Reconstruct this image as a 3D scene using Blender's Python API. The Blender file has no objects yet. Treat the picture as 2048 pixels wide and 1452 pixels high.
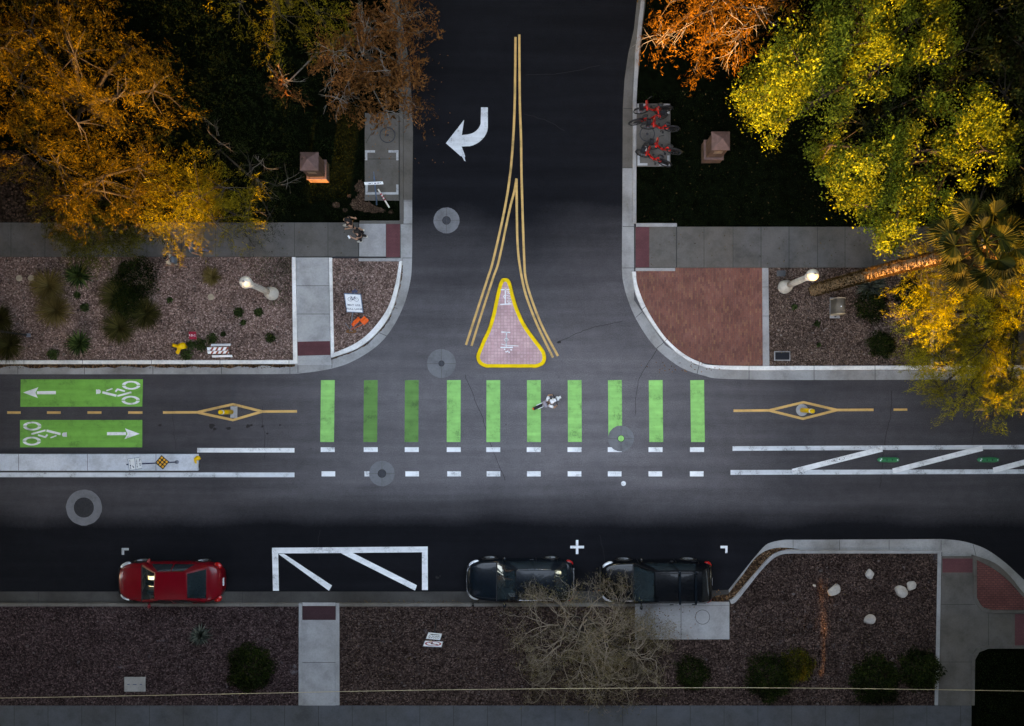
import bpy, bmesh, math, random
import numpy as np
from mathutils import Vector, Matrix, Quaternion

C = bpy.context.scene.collection
SC = bpy.context.scene
R = math.radians

# ------------------------------------------------------------------ camera
PPM, CX, CY, H = 44.5, 1040.0, 800.0, 34.0     # photo pixels per metre on the ground, point under the drone, height
cam_d = bpy.data.cameras.new("camera")
cam = bpy.data.objects.new("camera", cam_d)
C.objects.link(cam)
cam.location = (0, 0, H)
cam.rotation_euler = (0, 0, 0)
cam_d.sensor_width = 36.0
cam_d.lens = 36.0 * PPM * H / 2048.0
cam_d.shift_x = (1024 - CX) / 2048.0
cam_d.shift_y = (CY - 726) / 2048.0
cam_d.clip_end = 2000
SC.camera = cam

# ------------------------------------------------------------------ sky, sun, exposure
SUN_EL, SUN_AZ = 11.0, 7.0                     # degrees above the horizon, degrees west of south
w = bpy.data.worlds.new("World"); SC.world = w
w.use_nodes = True
nt = w.node_tree
bg = nt.nodes["Background"]
sky = nt.nodes.new("ShaderNodeTexSky")
sky.sky_type = 'NISHITA'; sky.sun_disc = False
sky.sun_elevation = R(SUN_EL); sky.sun_rotation = R(180 + SUN_AZ)
sky.air_density = 1.0; sky.dust_density = 0.6; sky.ozone_density = 1.0
nt.links.new(sky.outputs[0], bg.inputs[0])
bg.inputs[1].default_value = 0.15
sl = bpy.data.lights.new("sun", 'SUN'); sl.energy = 2.0; sl.angle = R(0.5); sl.color = (0.60, 0.37, 0.15)
sun = bpy.data.objects.new("sun", sl); C.objects.link(sun)
a, e = R(SUN_AZ), R(SUN_EL)
sun_dir = Vector((math.sin(a) * math.cos(e), math.cos(a) * math.cos(e), -math.sin(e)))
sun.rotation_euler = sun_dir.to_track_quat('-Z', 'Y').to_euler()
sun.location = (-10, -60, 30)
vs = SC.view_settings
vs.view_transform = 'Standard'; vs.look = 'None'; vs.gamma = 1.0; vs.exposure = 4.75
vs.use_white_balance = True; vs.white_balance_temperature = 9800; vs.white_balance_tint = 20
vs.use_curve_mapping = False
SC.cycles.max_bounces = 6; SC.cycles.transparent_max_bounces = 8

# ------------------------------------------------------------------ helpers
def P(px, py, z=0.0):
    k = (H - z) / H / PPM
    return Vector(((px - CX) * k, (CY - py) * k, z))

def s2l(v):
    v /= 255.0
    return v / 12.92 if v <= 0.04045 else ((v + 0.055) / 1.055) ** 2.4

def hexc(r, g, b): return (s2l(r), s2l(g), s2l(b), 1)

def tag(o, label=None, cat=None, group=None, kind=None):
    if label: o['label'] = label
    if cat: o['category'] = cat
    if group: o['group'] = group
    if kind: o['kind'] = kind
    return o

def empty(name, loc=(0, 0, 0), rz=0, label=None, cat=None, group=None):
    o = bpy.data.objects.new(name, None); C.objects.link(o)
    o.empty_display_size = 0.2
    o.location = loc; o.rotation_euler = (0, 0, rz)
    return tag(o, label, cat, group)

class MB:
    def __init__(s): s.v = []; s.f = []; s.m = []; s.mi = 0; s.sm = []; s.smooth = False
    def add(s, vs, fs):
        b = len(s.v); s.v += [tuple(v) for v in vs]
        for f in fs:
            s.f.append([i + b for i in f]); s.m.append(s.mi); s.sm.append(s.smooth)
        return s
    def box(s, c, size, rot=None, M=None):
        hx, hy, hz = size[0] / 2, size[1] / 2, size[2] / 2
        vs = [Vector((x, y, z)) for x in (-hx, hx) for y in (-hy, hy) for z in (-hz, hz)]
        if rot is not None: vs = [rot @ v for v in vs]
        vs = [v + Vector(c) for v in vs]
        if M is not None: vs = [M @ v for v in vs]
        return s.add(vs, [(0, 1, 3, 2), (4, 6, 7, 5), (0, 4, 5, 1), (2, 3, 7, 6), (0, 2, 6, 4), (1, 5, 7, 3)])
    def prism(s, pts, z0, z1):
        n = len(pts)
        ar = sum(pts[i][0] * pts[(i + 1) % n][1] - pts[(i + 1) % n][0] * pts[i][1] for i in range(n))
        if ar < 0: pts = pts[::-1]
        vs = [(p[0], p[1], z1) for p in pts] + [(p[0], p[1], z0) for p in pts]
        fs = [list(range(n))] + [(i, i + n, (i + 1) % n + n, (i + 1) % n) for i in range(n)]
        return s.add(vs, fs)
    def sheet(s, pts, z):
        n = len(pts)
        ar = sum(pts[i][0] * pts[(i + 1) % n][1] - pts[(i + 1) % n][0] * pts[i][1] for i in range(n))
        if ar < 0: pts = pts[::-1]
        return s.add([(p[0], p[1], z) for p in pts], [list(range(n))])
    def tube(s, path, rad, n=8, caps=True):
        path = [Vector(p) for p in path]
        if not isinstance(rad, (list, tuple)): rad = [rad] * len(path)
        rings = []; up = None; vs = []
        for i, p in enumerate(path):
            d = (path[min(i + 1, len(path) - 1)] - path[max(i - 1, 0)])
            if d.length < 1e-9: d = Vector((0, 0, 1))
            d.normalize()
            if up is None:
                up = d.orthogonal().normalized()
            else:
                up = (up - d * up.dot(d))
                up = up.normalized() if up.length > 1e-6 else d.orthogonal().normalized()
            b = d.cross(up)
            for k in range(n):
                t = 2 * math.pi * k / n
                vs.append(p + (up * math.cos(t) + b * math.sin(t)) * rad[i])
        fs = []
        for i in range(len(path) - 1):
            for k in range(n):
                k2 = (k + 1) % n
                fs.append((i * n + k, i * n + k2, (i + 1) * n + k2, (i + 1) * n + k))
        if caps:
            fs.append(list(range(n))[::-1]); fs.append([(len(path) - 1) * n + k for k in range(n)])
        return s.add(vs, fs)
    def lathe(s, prof, c=(0, 0, 0), n=20, axis=None):
        vs = []; fs = []
        for r, z in prof:
            for k in range(n):
                t = 2 * math.pi * k / n
                vs.append(Vector((r * math.cos(t), r * math.sin(t), z)))
        for i in range(len(prof) - 1):
            for k in range(n):
                k2 = (k + 1) % n
                fs.append((i * n + k, i * n + k2, (i + 1) * n + k2, (i + 1) * n + k))
        fs.append(list(range(n))[::-1]); fs.append([(len(prof) - 1) * n + k for k in range(n)])
        if axis is not None:
            q = Vector((0, 0, 1)).rotation_difference(Vector(axis)); vs = [q @ v for v in vs]
        return s.add([v + Vector(c) for v in vs], fs)
    def ball(s, c, r, n=12, m=8, rot=None):
        if not isinstance(r, (list, tuple)): r = (r, r, r)
        vs = []; fs = []
        for i in range(m + 1):
            ph = math.pi * i / m
            for k in range(n):
                t = 2 * math.pi * k / n
                v = Vector((r[0] * math.sin(ph) * math.cos(t), r[1] * math.sin(ph) * math.sin(t), r[2] * math.cos(ph)))
                if rot is not None: v = rot @ v
                vs.append(v + Vector(c))
        for i in range(m):
            for k in range(n):
                k2 = (k + 1) % n
                fs.append((i * n + k, (i + 1) * n + k, (i + 1) * n + k2, i * n + k2))
        return s.add(vs, fs)
    def ribbon(s, pts, width, z):
        """flat strip along world xy points"""
        L = []; Rr = []
        for i, p in enumerate(pts):
            d = Vector(pts[min(i + 1, len(pts) - 1)][:2]) - Vector(pts[max(i - 1, 0)][:2])
            d.normalize(); nrm = Vector((-d.y, d.x)) * width / 2
            L.append((p[0] + nrm.x, p[1] + nrm.y, z)); Rr.append((p[0] - nrm.x, p[1] - nrm.y, z))
        n = len(pts)
        return s.add(L + Rr, [(i, i + n, i + n + 1, i + 1) for i in range(n - 1)])
    def ring(s, c, r0, r1, z, n=40, a0=0, a1=2 * math.pi, sx=1, sy=1):
        full = abs(a1 - a0 - 2 * math.pi) < 1e-6
        vs = []
        for k in range(n + 1):
            t = a0 + (a1 - a0) * k / n
            vs += [(c[0] + r0 * sx * math.cos(t), c[1] + r0 * sy * math.sin(t), z), (c[0] + r1 * sx * math.cos(t), c[1] + r1 * sy * math.sin(t), z)]
        return s.add(vs, [(2 * k, 2 * k + 1, 2 * k + 3, 2 * k + 2) for k in range(n)])
    def text(s, body, size, M, spacing=1.0):
        cu = bpy.data.curves.new("t", 'FONT'); cu.body = body; cu.size = size
        cu.align_x = 'CENTER'; cu.align_y = 'CENTER'; cu.space_character = spacing; cu.offset = size * 0.012
        cu.resolution_u = 3
        o = bpy.data.objects.new("t", cu); C.objects.link(o)
        bpy.context.view_layer.update()
        dg = bpy.context.evaluated_depsgraph_get()
        me = bpy.data.meshes.new_from_object(o.evaluated_get(dg))
        s.add([M @ v.co for v in me.vertices], [list(p.vertices) for p in me.polygons])
        bpy.data.objects.remove(o); bpy.data.curves.remove(cu); bpy.data.meshes.remove(me)
        return s
    def build(s, name, mats, parent=None, bevel=0.0, smooth=None, loc=None):
        me = bpy.data.meshes.new(name)
        me.from_pydata(s.v, [], s.f)
        if not isinstance(mats, (list, tuple)): mats = [mats]
        for m in mats: me.materials.append(m)
        me.polygons.foreach_set("material_index", s.m)
        me.polygons.foreach_set("use_smooth", s.sm if smooth is None else [smooth] * len(s.f))
        me.update()
        o = bpy.data.objects.new(name, me); C.objects.link(o)
        if parent is not None: o.parent = parent
        if loc is not None: o.location = loc
        if bevel > 0:
            md = o.modifiers.new("bevel", 'BEVEL'); md.width = bevel; md.segments = 2; md.limit_method = 'ANGLE'; md.angle_limit = R(35)
        return o

def kids(o): return [c for c in bpy.data.objects if c.parent == o]

def copy_tree(o, parent=None):
    c = o.copy(); C.objects.link(c); c.parent = parent
    for ch in kids(o): copy_tree(ch, c)
    return c

def crom(pts, n=6):
    """Catmull-Rom through the points"""
    out = []
    for i in range(len(pts) - 1):
        p0 = pts[max(i - 1, 0)]; p1 = pts[i]; p2 = pts[i + 1]; p3 = pts[min(i + 2, len(pts) - 1)]
        for k in range(n):
            t = k / n
            out.append(tuple(0.5 * ((2 * p1[j]) + (-p0[j] + p2[j]) * t + (2 * p0[j] - 5 * p1[j] + 4 * p2[j] - p3[j]) * t * t +
                                    (-p0[j] + 3 * p1[j] - 3 * p2[j] + p3[j]) * t ** 3) for j in range(len(p1))))
    out.append(tuple(pts[-1])); return out

def PP(pts, z): return [tuple(P(x, y, z))[:2] for x, y in pts]
def rect(x0, y0, x1, y1, z): return PP([(x0, y0), (x1, y0), (x1, y1), (x0, y1)], z)

# ------------------------------------------------------------------ materials
def newmat(name):
    m = bpy.data.materials.new(name); m.use_nodes = True
    nt = m.node_tree; return m, nt, nt.nodes["Principled BSDF"]

def ramp(nt, stops, fac=None, interp='LINEAR'):
    n = nt.nodes.new("ShaderNodeValToRGB"); cr = n.color_ramp; cr.interpolation = interp
    while len(cr.elements) < len(stops): cr.elements.new(0.5)
    for el, (p, c) in zip(cr.elements, stops):
        el.position = p; el.color = c if len(c) == 4 else (*c, 1)
    if fac is not None: nt.links.new(fac, n.inputs[0])
    return n

def pos(nt, obj=False):
    if obj:
        return nt.nodes.new("ShaderNodeTexCoord").outputs["Object"]
    return nt.nodes.new("ShaderNodeNewGeometry").outputs["Position"]

def noise(nt, vec, scale, detail=4, rough=0.6, dist=0.0):
    n = nt.nodes.new("ShaderNodeTexNoise"); n.inputs["Scale"].default_value = scale
    n.inputs["Detail"].default_value = detail; n.inputs["Roughness"].default_value = rough
    n.inputs["Distortion"].default_value = dist
    nt.links.new(vec, n.inputs["Vector"]); return n.outputs[0]

def mixc(nt, fac, a, b, blend='MIX'):
    n = nt.nodes.new("ShaderNodeMix"); n.data_type = 'RGBA'; n.blend_type = blend
    for sock, v in ((0, fac), (6, a), (7, b)):
        if isinstance(v, (int, float)): n.inputs[sock].default_value = v
        elif isinstance(v, tuple): n.inputs[sock].default_value = v if len(v) == 4 else (*v, 1)
        else: nt.links.new(v, n.inputs[sock])
    return n.outputs[2]

def bump(nt, bs, h, strength=0.3, dist=0.02):
    b = nt.nodes.new("ShaderNodeBump"); b.inputs["Strength"].default_value = strength; b.inputs["Distance"].default_value = dist
    nt.links.new(h, b.inputs["Height"]); nt.links.new(b.outputs[0], bs.inputs["Normal"])

def simple(name, c, rough=0.6, metal=0.0, var=0.25, scale=6.0, spec=0.4, coat=0.0, bumpy=0.0, obj=True):
    """one colour, mottled by two noises"""
    m, nt, bs = newmat(name)
    v = pos(nt, obj)
    n1 = noise(nt, v, scale, 5, 0.65); 
    d = tuple(x * (1 - var) for x in c[:3]); l = tuple(min(1, x * (1 + var)) for x in c[:3])
    rp = ramp(nt, [(0.3, d), (0.7, l)], n1)
    nt.links.new(rp.outputs[0], bs.inputs["Base Color"])
    bs.inputs["Roughness"].default_value = rough; bs.inputs["Metallic"].default_value = metal
    bs.inputs["Specular IOR Level"].default_value = spec; bs.inputs["Coat Weight"].default_value = coat
    if bumpy: bump(nt, bs, noise(nt, v, scale * 5, 4), bumpy, 0.01)
    return m

def asphalt_mat(name, base, stain=0.5, lane_falloff=None):
    m, nt, bs = newmat(name); v = pos(nt)
    fine = noise(nt, v, 24, 4, 0.8); mid = noise(nt, v, 2.2, 5, 0.65); big = noise(nt, v, 0.22, 4, 0.6)
    c1 = ramp(nt, [(0.28, tuple(x * 0.55 for x in base)), (0.5, base), (0.76, tuple(x * 1.55 for x in base))], fine)
    c2 = ramp(nt, [(0.32, (0.90,) * 3), (0.70, (1.08,) * 3)], mid)
    mp = nt.nodes.new("ShaderNodeMapping"); mp.inputs["Scale"].default_value = (0.06, 1.0, 1.0); nt.links.new(v, mp.inputs[0])
    st = noise(nt, mp.outputs[0], 1.6, 4, 0.6)
    c3 = ramp(nt, [(0.30, (0.72,) * 3), (0.68, (1.2,) * 3)], st)
    sp = nt.nodes.new("ShaderNodeTexVoronoi"); sp.inputs["Scale"].default_value = 1.1; nt.links.new(v, sp.inputs["Vector"])
    c4 = ramp(nt, [(0.025, (0.55,) * 3), (0.06, (1,) * 3)], sp.outputs[0])
    c5 = ramp(nt, [(0.35, (0.92,) * 3), (0.65, (1.06,) * 3)], big)
    x = mixc(nt, 1.0, c1.outputs[0], c2.outputs[0], 'MULTIPLY'); x = mixc(nt, 0.8, x, c3.outputs[0], 'MULTIPLY')
    x = mixc(nt, stain, x, c4.outputs[0], 'MULTIPLY'); x = mixc(nt, 1.0, x, c5.outputs[0], 'MULTIPLY')
    if lane_falloff:
        # darker traffic lane, plus a painted light falloff away from the pale crossing
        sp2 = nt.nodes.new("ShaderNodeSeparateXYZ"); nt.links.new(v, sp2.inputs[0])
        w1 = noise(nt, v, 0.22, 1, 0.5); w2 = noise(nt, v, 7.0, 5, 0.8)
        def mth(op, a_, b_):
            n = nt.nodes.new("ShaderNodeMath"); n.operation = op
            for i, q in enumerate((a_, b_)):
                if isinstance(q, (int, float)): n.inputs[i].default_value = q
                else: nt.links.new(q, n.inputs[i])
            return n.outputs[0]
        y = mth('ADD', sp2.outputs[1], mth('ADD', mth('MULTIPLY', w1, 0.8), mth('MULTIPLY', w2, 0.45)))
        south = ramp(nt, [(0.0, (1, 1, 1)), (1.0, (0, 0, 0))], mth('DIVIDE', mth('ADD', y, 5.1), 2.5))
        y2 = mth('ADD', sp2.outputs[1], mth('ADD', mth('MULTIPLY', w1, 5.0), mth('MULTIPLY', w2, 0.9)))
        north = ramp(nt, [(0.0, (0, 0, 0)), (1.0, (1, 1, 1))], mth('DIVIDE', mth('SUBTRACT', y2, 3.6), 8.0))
        # east-west fade paints dimmer light onto the track beyond the kerb returns
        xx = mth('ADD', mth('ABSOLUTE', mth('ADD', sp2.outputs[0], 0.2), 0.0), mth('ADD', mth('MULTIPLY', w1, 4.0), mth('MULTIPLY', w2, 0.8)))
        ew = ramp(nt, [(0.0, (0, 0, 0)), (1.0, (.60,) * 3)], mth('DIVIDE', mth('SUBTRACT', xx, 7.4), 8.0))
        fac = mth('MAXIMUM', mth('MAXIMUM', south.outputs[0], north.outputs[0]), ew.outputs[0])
        x = mixc(nt, 1.0, x, mixc(nt, fac, (1, 1, 1), tuple(s_ / b_ for s_, b_ in zip(lane_falloff, base))), 'MULTIPLY')
    nt.links.new(x, bs.inputs["Base Color"]); bs.inputs["Roughness"].default_value = 0.88
    bs.inputs["Specular IOR Level"].default_value = 0.03
    bump(nt, bs, fine, 0.25, 0.006)
    return m

def gravel_mat(name, dark, mid, light, scale=13.0, pale=0.0):
    m, nt, bs = newmat(name); v = pos(nt)
    wob = noise(nt, v, 9, 2); 
    vo = nt.nodes.new("ShaderNodeTexVoronoi"); vo.inputs["Scale"].default_value = scale; nt.links.new(v, vo.inputs["Vector"])
    sep = nt.nodes.new("ShaderNodeSeparateColor"); nt.links.new(vo.outputs["Color"], sep.inputs[0])
    c1 = ramp(nt, [(0.0, dark), (0.45, mid), (0.85, light), (1.0, tuple(min(1, x * 1.7) for x in light))], sep.outputs[0])
    edge = ramp(nt, [(0.0, (1.15,) * 3), (0.55, (0.9,) * 3), (0.9, (0.45,) * 3)], vo.outputs["Distance"])
    x = mixc(nt, 1.0, c1.outputs[0], edge.outputs[0], 'MULTIPLY')
    b = noise(nt, v, 0.9, 5, 0.65); br = ramp(nt, [(0.30, (0.62,) * 3), (0.5, (1.0,) * 3), (0.72, (1.22,) * 3)], b)
    x = mixc(nt, 0.9, x, br.outputs[0], 'MULTIPLY')
    d = noise(nt, v, 2.6, 4, 0.7); dr = ramp(nt, [(0.62, (1, 1, 1)), (0.74, (0.5, 0.44, 0.34))], d)
    x = mixc(nt, 0.8, x, dr.outputs[0], 'MULTIPLY')
    if pale:
        pn = noise(nt, v, 1.05, 6, 0.72); pr = ramp(nt, [(0.63, (0, 0, 0)), (0.70, (pale,) * 3)], pn); x = mixc(nt, pr.outputs[0], x, (0.20, 0.19, 0.21))
    nt.links.new(x, bs.inputs["Base Color"]); bs.inputs["Roughness"].default_value = 0.95
    bs.inputs["Specular IOR Level"].default_value = 0.05
    inv = nt.nodes.new("ShaderNodeMath"); inv.operation = 'SUBTRACT'; inv.inputs[0].default_value = 1.0
    nt.links.new(vo.outputs["Distance"], inv.inputs[1])
    bump(nt, bs, inv.outputs[0], 0.8, 0.05)
    return m

def concrete_mat(name, base, stain=0.6, warm=(0.8, 0.72, 0.62)):
    m, nt, bs = newmat(name); v = pos(nt)
    a_ = noise(nt, v, 1.3, 6, 0.7); b_ = noise(nt, v, 14, 4, 0.7); c_ = noise(nt, v, 0.35, 3, 0.5)
    c1 = ramp(nt, [(0.28, tuple(x * 0.66 for x in base)), (0.5, base), (0.75, tuple(min(1, x * 1.2) for x in base))], a_)
    c2 = ramp(nt, [(0.3, (0.88,) * 3), (0.7, (1.08,) * 3)], b_)
    c3 = ramp(nt, [(0.4, (1, 1, 1)), (0.7, warm)], c_)
    x = mixc(nt, 1.0, c1.outputs[0], c2.outputs[0], 'MULTIPLY'); x = mixc(nt, stain, x, c3.outputs[0], 'MULTIPLY')
    nt.links.new(x, bs.inputs["Base Color"]); bs.inputs["Roughness"].default_value = 0.85
    bs.inputs["Specular IOR Level"].default_value = 0.3
    bump(nt, bs, b_, 0.15, 0.006)
    return m

def brick_mat(name, cols, mortar, bw, bh, rot=0.0, mort=0.006, off=0.5):
    m, nt, bs = newmat(name); v = pos(nt)
    mp = nt.nodes.new("ShaderNodeMapping"); mp.inputs["Rotation"].default_value = (0, 0, rot); nt.links.new(v, mp.inputs[0])
    br = nt.nodes.new("ShaderNodeTexBrick"); nt.links.new(mp.outputs[0], br.inputs["Vector"]); br.offset = off
    br.inputs["Scale"].default_value = 1.0; br.inputs["Brick Width"].default_value = bw; br.inputs["Row Height"].default_value = bh
    br.inputs["Mortar Size"].default_value = mort; br.inputs["Color1"].default_value = (0, 0, 0, 1); br.inputs["Color2"].default_value = (1, 1, 1, 1)
    br.inputs["Mortar"].default_value = (0.5, 0.5, 0.5, 1); br.inputs["Bias"].default_value = 0.0
    st = [(i / (len(cols) - 1), c) for i, c in enumerate(cols)]
    rp = ramp(nt, st, br.outputs["Color"])
    x = mixc(nt, br.outputs["Fac"], rp.outputs[0], mortar)
    b = noise(nt, v, 1.1, 5, 0.65); brp = ramp(nt, [(0.3, (0.75,) * 3), (0.7, (1.15,) * 3)], b)
    x = mixc(nt, 1.0, x, brp.outputs[0], 'MULTIPLY')
    f_ = noise(nt, v, 30, 3, 0.7); fr = ramp(nt, [(0.3, (0.85,) * 3), (0.7, (1.12,) * 3)], f_)
    x = mixc(nt, 1.0, x, fr.outputs[0], 'MULTIPLY')
    nt.links.new(x, bs.inputs["Base Color"]); bs.inputs["Roughness"].default_value = 0.88
    bs.inputs["Specular IOR Level"].default_value = 0.25
    return m

def paint_mat(name, base, wear=0.5, under=(0.045, 0.043, 0.047)):
    """road paint, worn through in specks and tyre streaks"""
    m, nt, bs = newmat(name); v = pos(nt)
    f = noise(nt, v, 18, 5, 0.8); g = noise(nt, v, 1.7, 5, 0.65)
    sm = nt.nodes.new("ShaderNodeMath"); sm.operation = 'MULTIPLY'; nt.links.new(f, sm.inputs[0]); nt.links.new(g, sm.inputs[1])
    mask = ramp(nt, [(0.15, (wear,) * 3), (0.215, (0.0,) * 3)], sm.outputs[0])
    c1 = ramp(nt, [(0.3, tuple(x * 0.84 for x in base)), (0.7, tuple(min(1, x * 1.1) for x in base))], g)
    mp = nt.nodes.new("ShaderNodeMapping"); mp.inputs["Scale"].default_value = (0.12, 2.2, 1.0); nt.links.new(v, mp.inputs[0])
    st = noise(nt, mp.outputs[0], 2.0, 4, 0.6)
    c3 = ramp(nt, [(0.30, (0.80,) * 3), (0.62, (1.06,) * 3)], st)
    x = mixc(nt, 0.8, c1.outputs[0], c3.outputs[0], 'MULTIPLY')
    x = mixc(nt, mask.outputs[0], x, under)
    nt.links.new(x, bs.inputs["Base Color"]); bs.inputs["Roughness"].default_value = 0.7
    bs.inputs["Specular IOR Level"].default_value = 0.3
    return m

def leaf_mat(name, c_dark, c_mid, c_light, trans=0.35):
    m, nt, bs = newmat(name)
    ge = nt.nodes.new("ShaderNodeNewGeometry")
    rp = ramp(nt, [(0.0, c_dark), (0.5, c_mid), (1.0, c_light)], ge.outputs["Random Per Island"])
    v = ge.outputs["Position"]; n = noise(nt, v, 0.7, 3); nr = ramp(nt, [(0.34, (0.45,) * 3), (0.5, (.95,) * 3), (0.68, (1.3,) * 3)], n)
    x = mixc(nt, 1.0, rp.outputs[0], nr.outputs[0], 'MULTIPLY')
    nt.links.new(x, bs.inputs["Base Color"]); bs.inputs["Roughness"].default_value = 0.6
    bs.inputs["Specular IOR Level"].default_value = 0.06
    tr = nt.nodes.new("ShaderNodeBsdfTranslucent"); nt.links.new(x, tr.inputs[0])
    mx = nt.nodes.new("ShaderNodeMixShader"); mx.inputs[0].default_value = trans
    nt.links.new(bs.outputs[0], mx.inputs[1]); nt.links.new(tr.outputs[0], mx.inputs[2])
    nt.links.new(mx.outputs[0], nt.nodes["Material Output"].inputs[0])
    return m

def glass_mat(name, c, rough=0.04):
    m, nt, bs = newmat(name)
    v = pos(nt, True); n = noise(nt, v, 2.0, 3); rp = ramp(nt, [(0.3, tuple(x * 0.7 for x in c)), (0.7, tuple(x * 1.3 for x in c))], n)
    nt.links.new(rp.outputs[0], bs.inputs["Base Color"])
    bs.inputs["Roughness"].default_value = rough; bs.inputs["Specular IOR Level"].default_value = 0.7
    bs.inputs["Coat Weight"].default_value = 0.5; bs.inputs["Coat Roughness"].default_value = 0.02
    return m

M = {}
M['asphalt'] = asphalt_mat("asphalt", (0.150, 0.141, 0.150), lane_falloff=(0.0100, 0.0105, 0.0130))
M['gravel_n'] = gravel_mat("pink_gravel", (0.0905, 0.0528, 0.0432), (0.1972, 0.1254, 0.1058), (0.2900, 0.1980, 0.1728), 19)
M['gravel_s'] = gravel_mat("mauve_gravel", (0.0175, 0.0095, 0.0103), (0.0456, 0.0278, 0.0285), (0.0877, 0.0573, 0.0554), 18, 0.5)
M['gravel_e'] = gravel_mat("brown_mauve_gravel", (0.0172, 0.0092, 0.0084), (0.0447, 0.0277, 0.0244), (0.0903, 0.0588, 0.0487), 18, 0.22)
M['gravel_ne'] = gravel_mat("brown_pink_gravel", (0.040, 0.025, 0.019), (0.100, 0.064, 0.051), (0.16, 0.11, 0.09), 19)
M['conc'] = concrete_mat("grey_concrete", (0.3128, 0.3128, 0.3220))
M['conc_new'] = concrete_mat("new_concrete", (0.3500, 0.3570, 0.3640), 0.3)
M['conc_old'] = concrete_mat("old_concrete", (0.0986, 0.0957, 0.0928), 0.8)
M['conc_pad'] = concrete_mat("pad_concrete", (0.1100, 0.1018, 0.0935), 0.8)
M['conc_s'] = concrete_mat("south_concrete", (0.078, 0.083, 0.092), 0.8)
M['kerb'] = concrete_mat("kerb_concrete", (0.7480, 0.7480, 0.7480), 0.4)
M['kerb_s'] = concrete_mat("south_kerb_concrete", (0.1488, 0.1364, 0.1240), 0.8)  # darker kerb tone used along the south side
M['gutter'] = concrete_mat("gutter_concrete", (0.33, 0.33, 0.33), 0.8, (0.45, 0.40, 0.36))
M['gutter_s'] = concrete_mat("south_gutter_concrete", (0.0600, 0.0570, 0.0540), 0.9, (0.5, 0.45, 0.4))  # darker gutter tone used along the south side
M['median'] = concrete_mat("median_concrete", (0.60, 0.65, 0.72), 0.5, (0.6, 0.66, 0.72))
M['joint'] = simple("dark_joint_gap", (0.03, 0.03, 0.03), 0.95)  # dark tone of the slab and kerb joints
M['litter'] = gravel_mat("leaf_litter", (0.02, 0.012, 0.008), (0.06, 0.032, 0.02), (0.14, 0.08, 0.045), 16)
M['tactile'] = brick_mat("red_tactile_paving", [(0.13, 0.045, 0.05), (0.16, 0.055, 0.06)], (0.10, 0.035, 0.04), 0.06, 0.06, 0, 0.012)
M['tactile_dark'] = brick_mat("dark_red_tactile_paving", [(0.05, 0.022, 0.027), (0.065, 0.028, 0.033)], (0.045, 0.02, 0.024), 0.06, 0.06, 0, 0.012)  # darker tone of the red tactile paving
M['brick'] = brick_mat("red_brick_paving", [(0.155, 0.058, 0.048), (0.195, 0.072, 0.053), (0.215, 0.078, 0.057), (0.205, 0.083, 0.066), (0.26, 0.115, 0.068)], (0.125, 0.072, 0.060), 0.20, 0.085, R(90))
M['paver'] = brick_mat("pink_island_paving", [(0.56, 0.33, 0.34), (0.61, 0.38, 0.39), (0.65, 0.42, 0.43)], (0.47, 0.29, 0.30), 0.145, 0.145, 0, 0.012, 0.0)
M['paver_se'] = brick_mat("dark_red_paving", [(0.14, 0.045, 0.04), (0.18, 0.06, 0.05)], (0.08, 0.03, 0.03), 0.2, 0.1, 0, 0.014)
M['white'] = paint_mat("white_road_paint", (0.84, 0.86, 0.88))
M['white_worn'] = paint_mat("worn_white_road_paint", (0.62, 0.66, 0.70), 0.75)
M['white_old'] = paint_mat("old_white_road_paint", (0.40, 0.41, 0.42), 0.5)
M['green'] = paint_mat("green_road_paint", (0.23, 0.60, 0.165), 0.5, (0.05, 0.09, 0.035))
M['green_dirty'] = paint_mat("dirty_green_road_paint", (0.10, 0.27, 0.065), 0.55, (0.04, 0.06, 0.03))
M['green_lane'] = paint_mat("green_lane_paint", (0.14, 0.44, 0.075), 0.4, (0.04, 0.08, 0.03))
M['tan'] = paint_mat("yellow_line_paint", (0.68, 0.40, 0.14), 0.3)
M['yellow'] = paint_mat("yellow_kerb_paint", (0.95, 0.585, 0.003), 0.15, (0.4, 0.26, 0.05))
M['collar'] = concrete_mat("collar_concrete", (0.165, 0.17, 0.185), 0.4)
M['iron'] = simple("cast_iron", (0.045, 0.047, 0.055), 0.55, 0.6, 0.3, 20)
M['stain'] = simple("oil_stain", (0.014, 0.012, 0.012), 0.8, obj=False)
M['lawn'] = simple("lawn_soil", (0.0022, 0.0034, 0.0016), 0.95, var=0.6, scale=3, obj=False, spec=0.0)
M['dirt'] = gravel_mat("bare_dirt", (0.035, 0.020, 0.014), (0.055, 0.032, 0.022), (0.08, 0.05, 0.035), 22)
M['soil'] = gravel_mat("dry_soil", (0.012, 0.008, 0.006), (0.03, 0.02, 0.015), (0.055, 0.036, 0.028), 12)
# ------------------------------------------------------------------ ground, road, pavements
def struct(name, mb, mats, **k):
    o = mb.build(name, mats, **k); o['kind'] = 'structure'; return o

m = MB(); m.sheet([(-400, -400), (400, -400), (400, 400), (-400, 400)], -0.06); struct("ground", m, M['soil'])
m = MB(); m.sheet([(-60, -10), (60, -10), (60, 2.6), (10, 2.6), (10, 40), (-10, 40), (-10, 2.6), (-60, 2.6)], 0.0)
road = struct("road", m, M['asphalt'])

def part(name, mb, mats, parent, **k): return mb.build(name, mats, parent, **k)

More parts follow.
